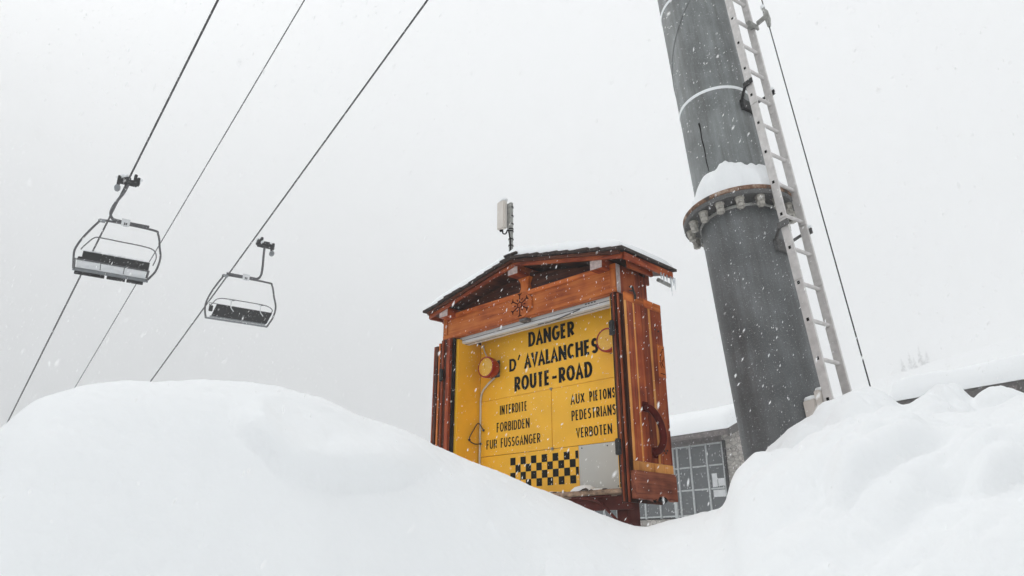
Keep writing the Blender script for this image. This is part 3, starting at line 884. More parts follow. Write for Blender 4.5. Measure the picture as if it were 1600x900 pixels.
kb.prism([(float(y), z) for y, z in zip(ys, bot)] + [(Lf + 0.012, 0.503), (-0.006, 0.503)], 'x', -0.036, 0.012)
kick = kb.build('kick_board', M['carved'], dl, 0.002)
MB().blob((0.0, 0.30, 0.326), 0.03, 9, 0.5, 2, (0.6, 1.0, 0.8)).build('notch_dark', M['rubber'], kick)  # black lumps give the dark of the notched bottom edge
MB().blob((0.004, 0.20, 0.318), 0.014, 19, 0.5, 2, (0.6, 1.6, 0.7)).build('notch_dark', M['rubber'], kick)
hd = MB()                                                   # D-shaped grip standing off the leaf
path = smoothcurve([(0.0, 0.16, 0.945), (0.040, 0.175, 0.925), (0.075, 0.20, 0.86), (0.088, 0.22, 0.785), (0.080, 0.235, 0.71), (0.045, 0.24, 0.655), (0.0, 0.235, 0.635)], 6)
hd.tube(path, 0.025, 12, True)
hnd = hd.build('handle', M['handle'], dl)
for hy, hz_ in ((0.16, 0.945), (0.235, 0.635)):
    MB().prism([(hy - 0.03, hz_ - 0.035), (hy + 0.03, hz_ - 0.035), (hy + 0.036, hz_), (hy + 0.03, hz_ + 0.035), (hy - 0.03, hz_ + 0.035), (hy - 0.036, hz_)], 'x', 0.0015, 0.008).build('mount', M['handle'], hnd)
tr = D('emblem_plaque', 'orange_z', 0.80 * Lf, Lf - 0.001, 1.195, 1.44, 0.0005, 0.004, 0.001)
em = MB()
def estroke(pts, w=0.006):
    for a_, b_ in zip(pts[:-1], pts[1:]):
        a_, b_ = Vector(a_), Vector(b_)
        d = (b_ - a_).normalized(); n = Vector((-d.y, d.x)) * w / 2
        em.prism([tuple(a_ - n), tuple(b_ - n), tuple(b_ + n), tuple(a_ + n)], 'x', 0.0036, 0.0052)
estroke([(0.440, 1.415), (0.425, 1.412), (0.418, 1.392), (0.404, 1.385), (0.405, 1.362), (0.390, 1.352), (0.395, 1.325), (0.383, 1.312), (0.388, 1.285), (0.400, 1.268)])
estroke([(0.442, 1.36), (0.430, 1.335), (0.440, 1.31)], 0.005)
estroke([(0.420, 1.33), (0.408, 1.305), (0.420, 1.28), (0.440, 1.27)], 0.005)
estroke([(0.400, 1.31), (0.412, 1.285)], 0.005)
estroke([(0.380, 1.222), (0.446, 1.222)], 0.006)
em.build('tree_carving', M['carve_line'], tr)
for y, z in ((0.355, 1.555), (0.395, 1.548), (0.355, 0.66), (0.39, 0.665), (0.372, 0.645)):
    MB().tube([(0.0, y, z), (0.005, y, z)], 0.0075, 8).build('screw', M['iron'], dl)
MB().tube(smoothcurve([(0.012, 0.115, 1.735), (0.02, 0.10, 1.765), (0.012, 0.095, 1.80), (0.0, 0.10, 1.83), (-0.02, 0.10, 1.835)], 5), 0.0085, 8).build('hook_latch', M['iron'], dl)
MB().tube([(0.006, 0.06, 1.79), (0.010, 0.10, 1.792)], 0.006, 8).build('hook_pin', M['iron'], dl)

def edge_leaf(ox, thick, z0, z1, mat, ln=0.44):
    e = empty('door_leaf'); e.parent = sign; e.location = (ox, -0.012, H)
    MB().box(-thick / 2, thick / 2, 0.0, ln, z0, z1).build('leaf_core', M['dark_z'], e, 0.002)
    MB().box(-thick / 2 - 0.001, thick / 2 + 0.001, -0.010, -0.0005, z0 + 0.002, z1 - 0.002).build('leaf_edge', M[mat], e, 0.002)
    return e
edge_leaf(0.956, 0.014, 0.30, 1.765, 'wood_z', 0.40)
edge_leaf(-0.958, 0.020, 0.30, 1.755, 'orange_z', 0.40)
edge_leaf(-1.000, 0.030, 0.30, 1.735, 'dark_z', 0.44)
edge_leaf(-1.025, 0.012, 0.30, 1.735, 'wood_z', 0.44)
for x, z in ((0.905, 1.50), (0.905, 0.66), (-0.905, 1.45), (-0.905, 0.66)):
    hg = MB(); hg.tube([(x, -0.045, z - 0.055 + H), (x, -0.045, z + 0.055 + H)], 0.013, 8)
    hg.box(x - 0.022, x + 0.022, -0.044, -0.034, z - 0.05 + H, z + 0.05 + H)
    hg.build('hinge', M['iron'], sign)

# snow lying on the cabinet
rsn = MB()
nx, ny = 60, 18
gx = np.linspace(-1.055, 1.055, nx); gy = np.linspace(-0.15, 0.61, ny)
GX, GY = np.meshgrid(gx, gy)
ed = np.minimum(np.minimum((GX + 1.06) / 0.22, (1.06 - GX) / 0.22), np.minimum((GY + 0.155) / 0.16, (0.615 - GY) / 0.16))
th = 0.115 * np.sqrt(np.clip(1 - (1 - np.clip(ed, 0, 1)) ** 2, 0, 1)) * (1 + 0.35 * vnoise(GX * 4 + 3, GY * 4, 31)) + 0.014 * vnoise(GX * 14, GY * 14, 32) * np.clip(ed * 2, 0, 1)
bz = np.vectorize(lambda x, y: rz(x, y, 0.052))(GX, GY)
tv = [(float(GX[j, i]), float(GY[j, i]), float(bz[j, i] + max(th[j, i], 0.004))) for j in range(ny) for i in range(nx)]
bv = [(float(GX[j, i]), float(GY[j, i]), float(bz[j, i] - 0.004)) for j in range(ny) for i in range(nx)]
fs = []
n0 = nx * ny
for j in range(ny - 1):
    for i in range(nx - 1):
        a = j * nx + i
        fs.append((a, a + 1, a + nx + 1, a + nx)); fs.append((n0 + a, n0 + a + nx, n0 + a + nx + 1, n0 + a + 1))
for i in range(nx - 1):
    fs.append((i, n0 + i, n0 + i + 1, i + 1)); q = (ny - 1) * nx + i; fs.append((q, q + 1, n0 + q + 1, n0 + q))
for j in range(ny - 1):
    q = j * nx; fs.append((q, q + nx, n0 + q + nx, n0 + q)); q = j * nx + nx - 1; fs.append((q, n0 + q, n0 + q + nx, q + nx))
rsn.add(tv + bv, fs, True)
so = rsn.build('roof_snow', M['snow'])
so.location, so.rotation_euler = sign.location + Matrix.Rotation(SIGN_ROT, 3, 'Z') @ Vector((0.03, 0, 0)), sign.rotation_euler
tag(so, 'thin blanket of snow lying on the roof of the avalanche warning cabinet', 'snow', kind='stuff')
ss = MB()
for x, y, r_, sq in ((0.42, 0.19, 0.10, (1.3, 0.8, 0.55)), (0.52, 0.22, 0.07, (1.2, 0.8, 0.4)), (0.18, 0.12, 0.07, (2.2, 0.9, 0.25)), (-0.1, 0.15, 0.09, (2.2, 1.0, 0.3)), (0.72, 0.2, 0.05, (1.6, 0.8, 0.25)), (-0.45, 0.15, 0.13, (1.8, 0.9, 0.5)), (-0.66, 0.17, 0.12, (0.8, 0.9, 1.0))):
    ss.blob((x, y, 0.397 + H), r_, int(100 * x), 0.2, 2, sq, -0.001)
so = ss.build('sill_snow', M['snow_clump'])
so.location, so.rotation_euler = sign.location, sign.rotation_euler
tag(so, 'small heaps of snow on the sill below the yellow panels', 'snow', kind='stuff')
dr = MB()
for k in range(26):
    x = random.uniform(0.05, 0.85)
    dr.blob((x, random.uniform(-0.004, 0.10), 0.397 + H), random.uniform(0.006, 0.016), k, 0.4, 1, (1.8, 1, 0.7), -0.001)
so = dr.build('bark_debris', M['shingle'])
so.location, so.rotation_euler = sign.location, sign.rotation_euler
tag(so, 'dark bark crumbs scattered along the front edge of the cabinet sill', 'debris', kind='stuff')

# ------------------------------------------------------------------ antenna mast behind the cabinet
ant = empty('antenna', sign.matrix_basis @ Vector((-0.693, 0.64, 0)), (0, 0, SIGN_ROT))
tag(ant, 'small ivory panel antenna strapped to a thin grey mast behind the cabinet roof', 'antenna')
MB().tube([(0, 0, -0.2), (0, 0, 3.34 + H)], 0.022, 14).build('mast', M['galv'], ant)
MB().box(-0.03, 0.03, -0.215, 0.02, 1.62 + H, 1.68 + H).build('wall_bracket', M['iron'], ant)
MB().box(-0.125, -0.018, -0.085, -0.030, 3.045 + H, 3.36 + H).build('radio_panel', M['ivory'], ant, 0.012)
MB().box(-0.03, 0.022, -0.030, -0.016, 3.05 + H, 3.33 + H).build('mounting_plate', M['galv'], ant, 0.002)
for z in (3.29, 3.19, 3.10, 3.045, 3.02, 2.93, 2.86):
    MB().tube([(0, 0, z - 0.006 + H), (0, 0, z + 0.006 + H)], 0.0265, 14).build('strap', M['rubber'], ant)
MB().tube(smoothcurve([(-0.07, -0.05, 3.05 + H), (-0.06, -0.055, 3.0 + H), (-0.03, -0.045, 2.99 + H), (-0.01, -0.035, 3.03 + H), (0.01, -0.03, 2.95 + H), (0.02, -0.03, 2.85 + H), (0.022, -0.028, 2.2 + H)]), 0.007, 6).build('cable', M['rubber'], ant)
MB().tube([(-0.095, -0.058, 3.035 + H), (-0.075, -0.058, 3.035 + H)], 0.012, 8).build('gland', M['rubber'], ant)
cp_ = MB(); cp_.blob((-0.06, -0.05, 3.365 + H), 0.05, 4, 0.2, 2, (1.1, 0.7, 0.45), -0.004)
o = cp_.build('antenna_snow', M['snow_clump']); o.location, o.rotation_euler = ant.location, ant.rotation_euler
tag(o, 'little cap of snow on top of the ivory antenna panel', 'snow', kind='stuff')

# ------------------------------------------------------------------ lift pylon
axv = Vector((-0.0452, 0.0831, 0.9955)).normalized()
ox = Vector((0.545, -0.839, 0)); ox = (ox - axv * ox.dot(axv)).normalized()
oy = axv.cross(ox)
PC = Vector((2.0949, 5.0963, -0.3304 + EYE))
PM = Matrix((ox, oy, axv)).transposed()
T0 = 1.9                                                    # local z = position along the axis + T0
pyl_loc = PC - axv * T0
pyl_rot = PM.to_euler()
pylon = empty('lift_pylon', pyl_loc, pyl_rot)
tag(pylon, 'thick grey steel lift pylon with bolted rusty-rimmed flange, leaning beside the cabinet', 'pylon')
R = 0.33


def ring_pts(r, z, n=64):
    return [(r * math.cos(2 * math.pi * k / n), r * math.sin(2 * math.pi * k / n), z) for k in range(n)]


def lathe(mb, prof, n=64, smooth=True):
    vs = []
    for r, z in prof:
        vs += ring_pts(r, z, n)
    fs = []
    for i in range(len(prof) - 1):
        for k in range(n):
            fs.append((i * n + k, i * n + (k + 1) % n, (i + 1) * n + (k + 1) % n, (i + 1) * n + k))
    mb.add(vs, fs, smooth)
    return mb


lathe(MB(), [(R, 0), (R, 3.02 + T0)]).build('lower_tube', M['pylon_low'], pylon)
lathe(MB(), [(R - 0.002, 3.03 + T0), (R - 0.004, 8.2 + T0)]).build('upper_tube', M['pylon_up'], pylon)
RF = 0.468
lathe(MB(), [(R, 2.985 + T0), (RF - 0.003, 2.985 + T0), (RF, 2.989 + T0), (RF, 3.024 + T0), (R, 3.0245 + T0)], 96).build('lower_flange', M['flange'], pylon)
lathe(MB(), [(R, 3.0265 + T0), (RF - 0.002, 3.0265 + T0), (RF + 0.002, 3.030 + T0), (RF + 0.002, 3.062 + T0), (RF - 0.002, 3.066 + T0), (R - 0.003, 3.066 + T0)], 96).build('upper_flange', M['rust'], pylon)
lathe(MB(), [(R - 0.002, 2.950 + T0), (R + 0.008, 2.958 + T0), (R + 0.010, 2.972 + T0), (R - 0.001, 2.980 + T0)], 96).build('frosted_weld', M['galv'], pylon)
for t in (4.20, 5.46):
    lathe(MB(), [(R - 0.005, t - 0.016 + T0), (R + 0.004, t - 0.008 + T0), (R + 0.005, t + 0.012 + T0), (R - 0.005, t + 0.018 + T0)], 96).build('frosted_weld', M['snow_clump'], pylon)
fr = math.atan2(-0.82, 0.567)                               # side of the pylon turned to the path
hel = [((R - 0.0015) * math.cos(fr - 1.75 + 2.1 * k / 40), (R - 0.0015) * math.sin(fr - 1.75 + 2.1 * k / 40), 4.46 + 1.04 * k / 40 + T0) for k in range(41)]
MB().tube(hel, 0.0035, 6).build('spiral_seam', M['pylon_low'], pylon)
# tar-dark drip running down from a plugged hole
drip = []
for k in range(15):
    drip.append(((R - 0.0030) * math.cos(fr - 0.50 + 0.008 * math.sin(k * 1.1)), (R - 0.0030) * math.sin(fr - 0.50 + 0.008 * math.sin(k * 1.1)), 3.90 - 0.56 * k / 14 + T0))
MB().tube(drip, 0.004, 6, True, [0.009, 0.008] + [0.0055] * 8 + [0.005, 0.0045, 0.004, 0.003, 0.002]).build('drip_stain', M['rubber'], pylon)
nut_proto = None
NB = 16
for k in range(NB):
    a = fr + 0.09 + 2 * math.pi * k / NB
    if k == 0:
        bo = empty('bolt')
        lathe(MB(), [(0.0, 0.075), (0.020, 0.075), (0.020, -0.138), (0.016, -0.142), (0.0, -0.142)], 12).build('stud', M['bolt'], bo)
        MB().prism([(0.036 * math.cos(q * math.pi / 3), 0.036 * math.sin(q * math.pi / 3)) for q in range(6)], 'z', -0.100, -0.056).build('nut', M['bolt'], bo, 0.002)
        MB().prism([(0.033 * math.cos(q * math.pi / 3 + 0.4), 0.033 * math.sin(q * math.pi / 3 + 0.4)) for q in range(6)], 'z', -0.136, -0.1015).build('nut', M['bolt'], bo, 0.002)
        MB().prism([(0.034 * math.cos(q * math.pi / 3 + 0.2), 0.034 * math.sin(q * math.pi / 3 + 0.2)) for q in range(6)], 'z', 0.020, 0.055).build('nut', M['rust'], bo, 0.003)
        lathe(MB(), [(0.0, -0.0555), (0.040, -0.0555), (0.040, -0.0485), (0.0, -0.0485)], 20, False).build('washer', M['bolt'], bo)
        proto = bo
    else:
        bo = proto.copy(); col.objects.link(bo)
        for ch in list(proto.children):
            c = ch.copy(); col.objects.link(c); c.parent = bo
    bo.parent = pylon
    bo.location = (0.412 * math.cos(a), 0.412 * math.sin(a), 3.033 + T0)
    bo.rotation_euler = (0, 0, a + random.uniform(-0.4, 0.4))

# snow heaped on the flange: a broken ring, highest on the side facing the path
hs = MB()
na_, nr_ = 90, 14
prof = []
for i in range(na_ + 1):
    a = fr - 1.35 + 2.9 * i / na_
    q = (a - fr)
    w = np.interp(q, [-1.35, -1.05, -0.75, -0.45, -0.15, 0.0, 0.08, 0.3, 0.55, 0.8, 1.1, 1.55], [0.02, 0.09, 0.20, 0.275, 0.285, 0.285, 0.285, 0.275, 0.265, 0.24, 0.17, 0.02])
    w = w * (1 + 0.05 * math.sin(q * 9) + 0.03 * math.sin(q * 23 + 1)) 
    w = w * 1.16 + 0.06 * math.exp(-((q + 0.1) / 0.12) ** 4)
    out_r = RF - 0.012 + 0.014 * math.sin(q * 17) - (0.05 if q < -0.9 else 0)
    rowp = []
    for j in range(nr_):
        t = j / (nr_ - 1)
        rr = out_r + (R - 0.012 - out_r) * t ** 1.2
        zz = w * math.sin(t * math.pi / 2) ** 0.62 + math.sqrt(t) * min(1, w * 6) * float(0.075 * vnoise(np.array([a * 3.1 + 4]), np.array([t * 2.2]), 51)[0] + 0.045 * vnoise(np.array([a * 8.3]), np.array([t * 4.5]), 52)[0])
        rowp.append((rr * math.cos(a), rr * math.sin(a), 3.064 + T0 + max(zz, 0)))
    prof.append(rowp)
vs = [p for rowp in prof for p in rowp]
fs = [(i * nr_ + j, i * nr_ + j + 1, (i + 1) * nr_ + j + 1, (i + 1) * nr_ + j) for i in range(na_) for j in range(nr_ - 1)]
hs.add(vs, fs, True)
o = hs.build('flange_snow', M['snow_clump'])
o.location, o.rotation_euler = pyl_loc, pyl_rot
tag(o, 'lumpy heap of snow lying on the flange of the grey pylon', 'snow', kind='stuff')

# fixed ladder on brackets
lad = empty('ladder', pyl_loc, pyl_rot)
tag(lad, 'narrow pale aluminium ladder fixed up the right side of the grey pylon', 'ladder')
LX = 0.478
for s in (-1, 1):
    yc = s * 0.125
    for z0, z1 in ((0.4, 2.195), (2.199, 2.735), (2.739, 3.875), (3.879, 8.0)):
        MB().box(LX - 0.033, LX + 0.033, yc - 0.011, yc + 0.011, z0 + T0, z1 + T0).build('rail', M['alu'], lad, 0.002)
rung_p = None
for k in range(22):
    z = 1.573 - 0.6 + 0.3 * k + T0
    if rung_p is None:
        rg = MB().tube([(LX, -0.1135, 0), (LX, 0.1135, 0)], 0.0155, 12).build('rung', M['alu'], lad)
        ph = MB().box(LX - 0.011, LX + 0.011, -0.1375, -0.1355, -0.013, 0.013).build('rung_plug', M['rubber'], rg, 0.002)
        rung_p = (rg, ph)
    else:
        rg = rung_p[0].copy(); col.objects.link(rg)
        ph = rung_p[1].copy(); col.objects.link(ph); ph.parent = rg
    rg.location = (0, 0, z)
for t in (4.08, 2.66, 6.3, 1.2):
    bk = MB()
    for s in (-1, 1):
        bk.tube([(R - 0.02, s * 0.055, t - 0.05 + T0), (LX - 0.035, s * 0.142, t + 0.02 + T0)], 0.013, 8)
        bk.box(LX - 0.045, LX + 0.05, s * 0.150 - 0.006, s * 0.150 + 0.006, t - 0.005 + T0, t + 0.045 + T0)
    bk.box(R - 0.03, R + 0.022, -0.08, 0.08, t - 0.13 + T0, t - 0.02 + T0)
    bk.build('bracket', M['iron'] if t > 3 else M['flange'], lad, 0.002)
    sb = MB(); sb.blob((LX + 0.01, 0.15, t + 0.06 + T0), 0.035, int(t * 10), 0.25, 2, (1.1, 1.0, 0.6))
    sb.build('snow_clump', M['snow_clump'], lad)
clampz = 4.87 + T0
cl = MB(); cl.box(LX + 0.0, LX + 0.04, 0.06, 0.15, clampz - 0.02, clampz + 0.055); cl.box(LX + 0.041, LX + 0.06, 0.05, 0.16, clampz - 0.035, clampz + 0.02)
cl.build('clamp', M['galv'], lad, 0.003)
jb = MB(); jb.box(0.30, 0.395, -0.165, -0.06, 1.12 + T0, 1.30 + T0); jb.box(0.40, 0.44, -0.165, -0.07, 1.12 + T0, 1.35 + T0)
jb.build('junction_box', M['ivory'], lad, 0.006)
sb = MB(); sb.blob((0.35, -0.11, 1.302 + T0), 0.06, 3, 0.25, 2, (1.0, 0.9, 0.5), -0.003); sb.blob((0.42, -0.115, 1.352 + T0), 0.04, 4, 0.25, 2, (0.8, 0.9, 0.6), -0.003)
sb.build('snow_clump', M['snow_clump'], lad)

# fall-arrest line beside the ladder
sl = empty('safety_line', pyl_loc, pyl_rot)
tag(sl, 'thin dark safety line running beside the ladder, held by a small metal arm', 'cable')
SX, SY = LX + 0.165, 0.145
MB().tube([(SX, SY, 0.4 + T0), (SX, SY, 8.0 + T0)], 0.005, 8).build('line', M['rope'], sl)
MB().box(LX + 0.0615, SX - 0.012, 0.13, 0.142, clampz - 0.005, clampz + 0.05).build('arm', M['galv'], sl, 0.003)
MB().prism([(SX - 0.012, clampz - 0.10), (SX + 0.012, clampz - 0.10), (SX + 0.028, clampz - 0.02), (SX + 0.022, clampz + 0.09), (SX - 0.014, clampz + 0.15), (SX - 0.02, clampz + 0.05)], 'y', SY - 0.014, SY + 0.014).build('guide_plate', M['galv'], sl, 0.003)
sb = MB(); sb.blob((SX - 0.01, SY, clampz + 0.15), 0.022, 4, 0.3, 1, (1, 1, 1.4)); sb.build('snow_clump', M['snow_clump'], sl)

# ------------------------------------------------------------------ chairlift: ropes and chairs
rope_dir = Vector((-0.6267, 0.7245, -0.2869)).normalized()


def rope(pt, r, label, t0=-30, t1=75, rimes=()):
    e = empty('haul_rope', Vector(pt) + Vector((0, 0, EYE)))
    tag(e, label, 'cable', 'lift ropes')
    MB().tube([rope_dir * t0, rope_dir * (t0 * 0.5), rope_dir * 0, rope_dir * (t1 * 0.5), rope_dir * t1], r, 8).build('strand', M['rope'], e)
    for a, b in rimes:
        pts, rad = [], []
        n = max(4, int((b - a) / 0.12))
        for k in range(n + 1):
            pts.append(rope_dir * (a + (b - a) * k / n) + Vector((0, 0, r * 0.85)))
            rad.append(r * (0.7 if k in (0, n) else 1.15 + 0.3 * math.sin(k * 0.7) * math.sin(k * 0.23)))
        MB().tube(pts, r, 8, True, rad).build('rime', M['rime'], e)
    return e


rope((-8.886, 14.092, 8.227), 0.021, 'left of the three lift ropes, the one carrying the chair nearest the edge')
rope((-7.306, 17.657, 8.141), 0.021, 'right of the three lift ropes, carrying the smaller chair')
rope((-8.242, 15.657, 8.615), 0.012, 'thin middle rope between the two chairs, partly coated with white rime', rimes=((1.3, 7.6), (13.5, 16)))


def chair(pos, side, frame, hanger, label, width=1.0):
    """side +1: seen from the front, -1: seen from behind (seat folded up). local x along the seat, y away from the path"""
    e = empty('lift_chair', Vector(pos) + Vector((0, 0, EYE)), (0, 0, math.radians(31)))
    e.scale = (width, 1, 1)
    tag(e, label, 'chairlift chair', 'chairs hanging on the lift ropes')
    # bail: bent tube forming the sides and the top bar
    pts = smoothcurve([(x, 0.0, z) for x, z in frame], 7)
    MB().tube(pts, 0.026, 10).build('bail', M['chair_metal'], e)
    MB().box(frame[4][0] + 0.16, frame[5][0] - 0.12, -0.035, 0.035, -0.055, 0.012).build('top_beam', M['chair_light'], e, 0.006)
    xl, xr = frame[0][0], frame[-1][0]
    # hanger arm with grip
    hp = smoothcurve([(x, 0.0, z) for x, z in hanger['path']], 7)
    MB().tube(hp, 0.034, 10).build('hanger', M['chair_metal'], e)
    plx = hanger['plate']
    pl = MB().box(plx - 0.10, plx + 0.10, -0.075, -0.062, -0.07, 0.11).build('number_plate', M['pan'], e, 0.006)
    for k in range(2):
        MB().box(plx - 0.035 + k * 0.042, plx - 0.003 + k * 0.042, -0.077, -0.0755, -0.045, 0.015).build('digit', M['chair_metal'], pl)
    MB().box(plx - 0.06, plx + 0.06, -0.058, 0.055, -0.03, 0.09).build('clamp', M['chair_light'], e, 0.006)
    gx_, gz_, s = hanger['path'][0][0], hanger['path'][0][1], hanger['rope']
    g = MB()
    g.box(gx_ - 0.22, gx_ + 0.20, -0.06, 0.06, gz_ - 0.02, gz_ + 0.10)
    g.box(gx_ + s * 0.20 - 0.05, gx_ + s * 0.20 + 0.05, -0.16, 0.16, gz_ + 0.06, gz_ + 0.15)
    g.box(gx_ + s * 0.12 - 0.03, gx_ + s * 0.12 + 0.05, -0.05, 0.05, gz_ + 0.10, gz_ + 0.27)
    g.box(gx_ - s * 0.24 - 0.04, gx_ - s * 0.24 + 0.04, -0.10, 0.10, gz_ - 0.06, gz_ + 0.13)
    g.box(gx_ - s * 0.05 - 0.10, gx_ - s * 0.05 + 0.08, -0.09, 0.09, gz_ + 0.06, gz_ + 0.14)
    g.build('grip', M['pad'], e, 0.012)
    MB().tube([(gx_ - s * 0.24, -0.04, gz_ - 0.16), (gx_ - s * 0.24, 0.04, gz_ - 0.16)], 0.075, 14).build('roller', M['chair_light'], e)
    MB().tube([(gx_ + s * 0.20, -0.13, gz_ + 0.01), (gx_ + s * 0.20, -0.07, gz_ + 0.01)], 0.06, 14).build('roller', M['pad'], e)
    sn = MB()
    for k in range(9):
        sn.blob((gx_ + random.uniform(-0.28, 0.25), random.uniform(-0.08, 0.08), gz_ + random.uniform(0.06, 0.18)), random.uniform(0.04, 0.08), k + int(pos[1] * 7), 0.3, 1, (1.2, 1, 0.7))
    sn.build('snow_crust', M['snow_clump'], e)
    zb = -1.235
    if side > 0:
        MB().box(xl + 0.12, xr - 0.02, 0.03, 0.075, -1.17, -0.79).build('backrest', M['pad'], e, 0.01)
        for k in range(3):                                  # seat pans, pale undersides turned to the path
            a, b = xl + 0.06 + k * (xr - xl - 0.10) / 3, xl + 0.045 + (k + 1) * (xr - xl - 0.10) / 3
            MB().box(a, b, -0.47, 0.0, zb + 0.02, zb + 0.065).build('seat_pan', M['pan'], e, 0.008)
            MB().box(a + 0.01, b - 0.01, -0.46, -0.01, zb + 0.066, zb + 0.12).build('cushion', M['pad'], e, 0.01)
        MB().tube([(xl + 0.05, -0.48, zb + 0.045), (xr - 0.05, -0.48, zb + 0.045)], 0.018, 8).build('front_tube', M['chair_metal'], e)
        MB().box(xl - 0.02, xr + 0.02, 0.005, 0.055, zb - 0.045, zb + 0.03).build('rear_beam', M['chair_light'], e, 0.008)
        for a, b in ((0.02, 0.42), (0.45, 0.70), (0.72, 0.95)):
            MB().box(xl + (xr - xl) * a, xl + (xr - xl) * b, 0.02, 0.07, zb - 0.115, zb - 0.05).build('bumper', M['pad'], e, 0.008)
        for x in (xl + 0.02, xr - 0.02):
            MB().tube([(x, 0.0, zb), (x, -0.48, zb + 0.045)], 0.02, 8).build('arm_rest', M['chair_metal'], e)
        hoop = smoothcurve([(xl + 0.06, 0.02, -0.78), (xl + 0.14, -0.01, -0.66), (xl + 0.30, -0.03, -0.47), (xl + 0.50, -0.03, -0.445), (0.0, -0.03, -0.45), (xr - 0.30, -0.03, -0.455), (xr + 0.0, -0.03, -0.50), (xr + 0.10, -0.01, -0.66), (xr + 0.06, 0.02, -0.86)], 6)
        MB().tube(hoop, 0.014, 8).build('restraint_bar', M['chair_metal'], e)
        sn = MB()
        for k in range(16):
            sn.blob((xl + 0.18 + k * (xr - xl - 0.25) / 15, 0.05, -0.785), random.uniform(0.03, 0.055), k + 200, 0.3, 1, (1.8, 0.7, 0.5))
        sn.build('snow_crust', M['snow_clump'], e)
    else:
        MB().prism([(xl + 0.14, -1.20), (xr - 0.03, -1.20), (xr + 0.10, -0.865), (xl + 0.24, -0.865)], 'y', -0.035, 0.03).build('seat_panel', M['pad'], e, 0.01)
        MB().box(xl + 0.05, xl + 0.16, 0.04, 0.09, -1.06, -0.90).build('arm_pad', M['pad'], e, 0.01)
        MB().box(xl - 0.02, xr + 0.02, 0.0, 0.05, zb - 0.055, zb - 0.01).build('rear_beam', M['chair_light'], e, 0.008)
        MB().box(xl + 0.10, xr - 0.06, -0.02, 0.02, zb + 0.0, zb + 0.03).build('lower_strip', M['chair_light'], e, 0.004)
        hoop = smoothcurve([(xl + 0.02, 0.04, -0.86), (xl + 0.07, 0.03, -0.90), (xl + 0.13, 0.03, -0.84), (xl + 0.22, 0.03, -0.72), (xl + 0.40, 0.03, -0.665), (0.0, 0.03, -0.655), (xr - 0.25, 0.03, -0.66), (xr - 0.02, 0.03, -0.69), (xr + 0.10, 0.03, -0.77), (xr + 0.07, 0.03, -0.86)], 6)
        MB().tube(hoop, 0.013, 8).build('restraint_bar', M['chair_metal'], e)
        MB().tube([(xl + 0.0, 0.035, -0.84), (xr + 0.06, 0.035, -0.855)], 0.010, 8).build('cross_tube', M['chair_metal'], e)
        for x in (-0.30, 0.55):
            MB().tube(smoothcurve([(x - 0.10, 0.03, -0.668), (x - 0.015, 0.03, -0.69), (x, 0.0, -0.74), (x, -0.05, -0.90), (x + 0.09, -0.075, -1.02)], 5), 0.013, 8).build('foot_rest', M['pan'], e)
            MB().tube(smoothcurve([(x + 0.10, 0.03, -0.668), (x + 0.015, 0.03, -0.69), (x, 0.0, -0.74)], 5), 0.011, 8).build('foot_rest', M['chair_metal'], e)
    return e


chair((-8.85, 14.235, 6.99), 1,
      [(-0.91, -1.25), (-0.955, -1.02), (-0.97, -0.80), (-0.86, -0.50), (-0.62, -0.09), (-0.45, 0.0), (0.62, 0.0), (0.80, -0.07), (0.90, -0.38), (0.97, -0.66), (0.92, -0.98), (0.77, -1.23)][:5] +
      [(-0.48, 0.0), (0.64, 0.0), (0.81, -0.09), (0.90, -0.38), (0.97, -0.66), (0.92, -0.98), (0.77, -1.23)],
      {'path': [(-0.13, 1.02), (-0.20, 0.76), (-0.33, 0.48), (-0.39, 0.24), (-0.33, 0.09), (-0.15, 0.055), (0.56, 0.055)], 'plate': 0.0, 'rope': 1},
      'larger lift chair at left, showing a pale seat underside below its dark backrest', 0.86)
chair((-7.366, 17.725, 7.045), -1,
      [(-0.93, -1.27), (-0.985, -1.05), (-0.98, -0.83), (-0.86, -0.48), (-0.66, -0.10), (-0.53, 0.0), (0.64, 0.0), (0.80, -0.07), (0.90, -0.38), (0.99, -0.68), (0.95, -0.98), (0.81, -1.27)],
      {'path': [(0.42, 1.05), (0.43, 0.75), (0.445, 0.42), (0.43, 0.18), (0.34, 0.06), (0.15, 0.05), (-0.56, 0.055)], 'plate': 0.0, 'rope': -1},
      'smaller lift chair at right, its dark seat folded up under a thin restraint bar', 0.905)

# ------------------------------------------------------------------ lodge behind the pylon
Fd = Vector((math.sin(math.radians(-39.5)), math.cos(math.radians(-39.5)), 0))
lodge = empty('stone_lodge', (5.813, 19.137, 0), (0, 0, math.radians(-50.5 + 90)))
# local: +y runs along the glazed front (away to the left), +x into the building
lodge.rotation_euler = (0, 0, math.atan2(Fd.y, Fd.x) - math.pi / 2)
tag(lodge, 'stone lodge with a gridded glass front and snowy roof, seen between cabinet and pylon', 'building')
ZL = EYE
def G(name, mat, x0, x1, y0, y1, z0, z1, parent=None, bevel=0.0):
    return MB().box(x0, x1, y0, y1, z0 + ZL, z1 + ZL).build(name, M[mat], parent or lodge, bevel)
G('base_wall', 'stone', 0.02, 0.35, 0.10, 9.0, -1.6, 0.86)
gw = MB(); gw.prism([(0.0, -1.6 + ZL), (7.0, -1.6 + ZL), (7.0, 2.6 + ZL), (1.2, 3.20 + ZL), (0.60, 3.38 + ZL), (0.0, 3.12 + ZL)], 'y', -0.25, 0.08)
gw.build('gable_wall', M['stone'], lodge)
G('interior', 'iron', 0.5, 0.6, 0.1, 9.0, -1.0, 2.9)
G('head_beam', 'fascia', -0.03, 0.30, 0.085, 9.0, 2.83, 3.0)
G('downpipe', 'iron', -0.06, 0.0, -0.02, 0.05, 0.2, 2.85)
wnd = empty('glass_front'); wnd.parent = lodge
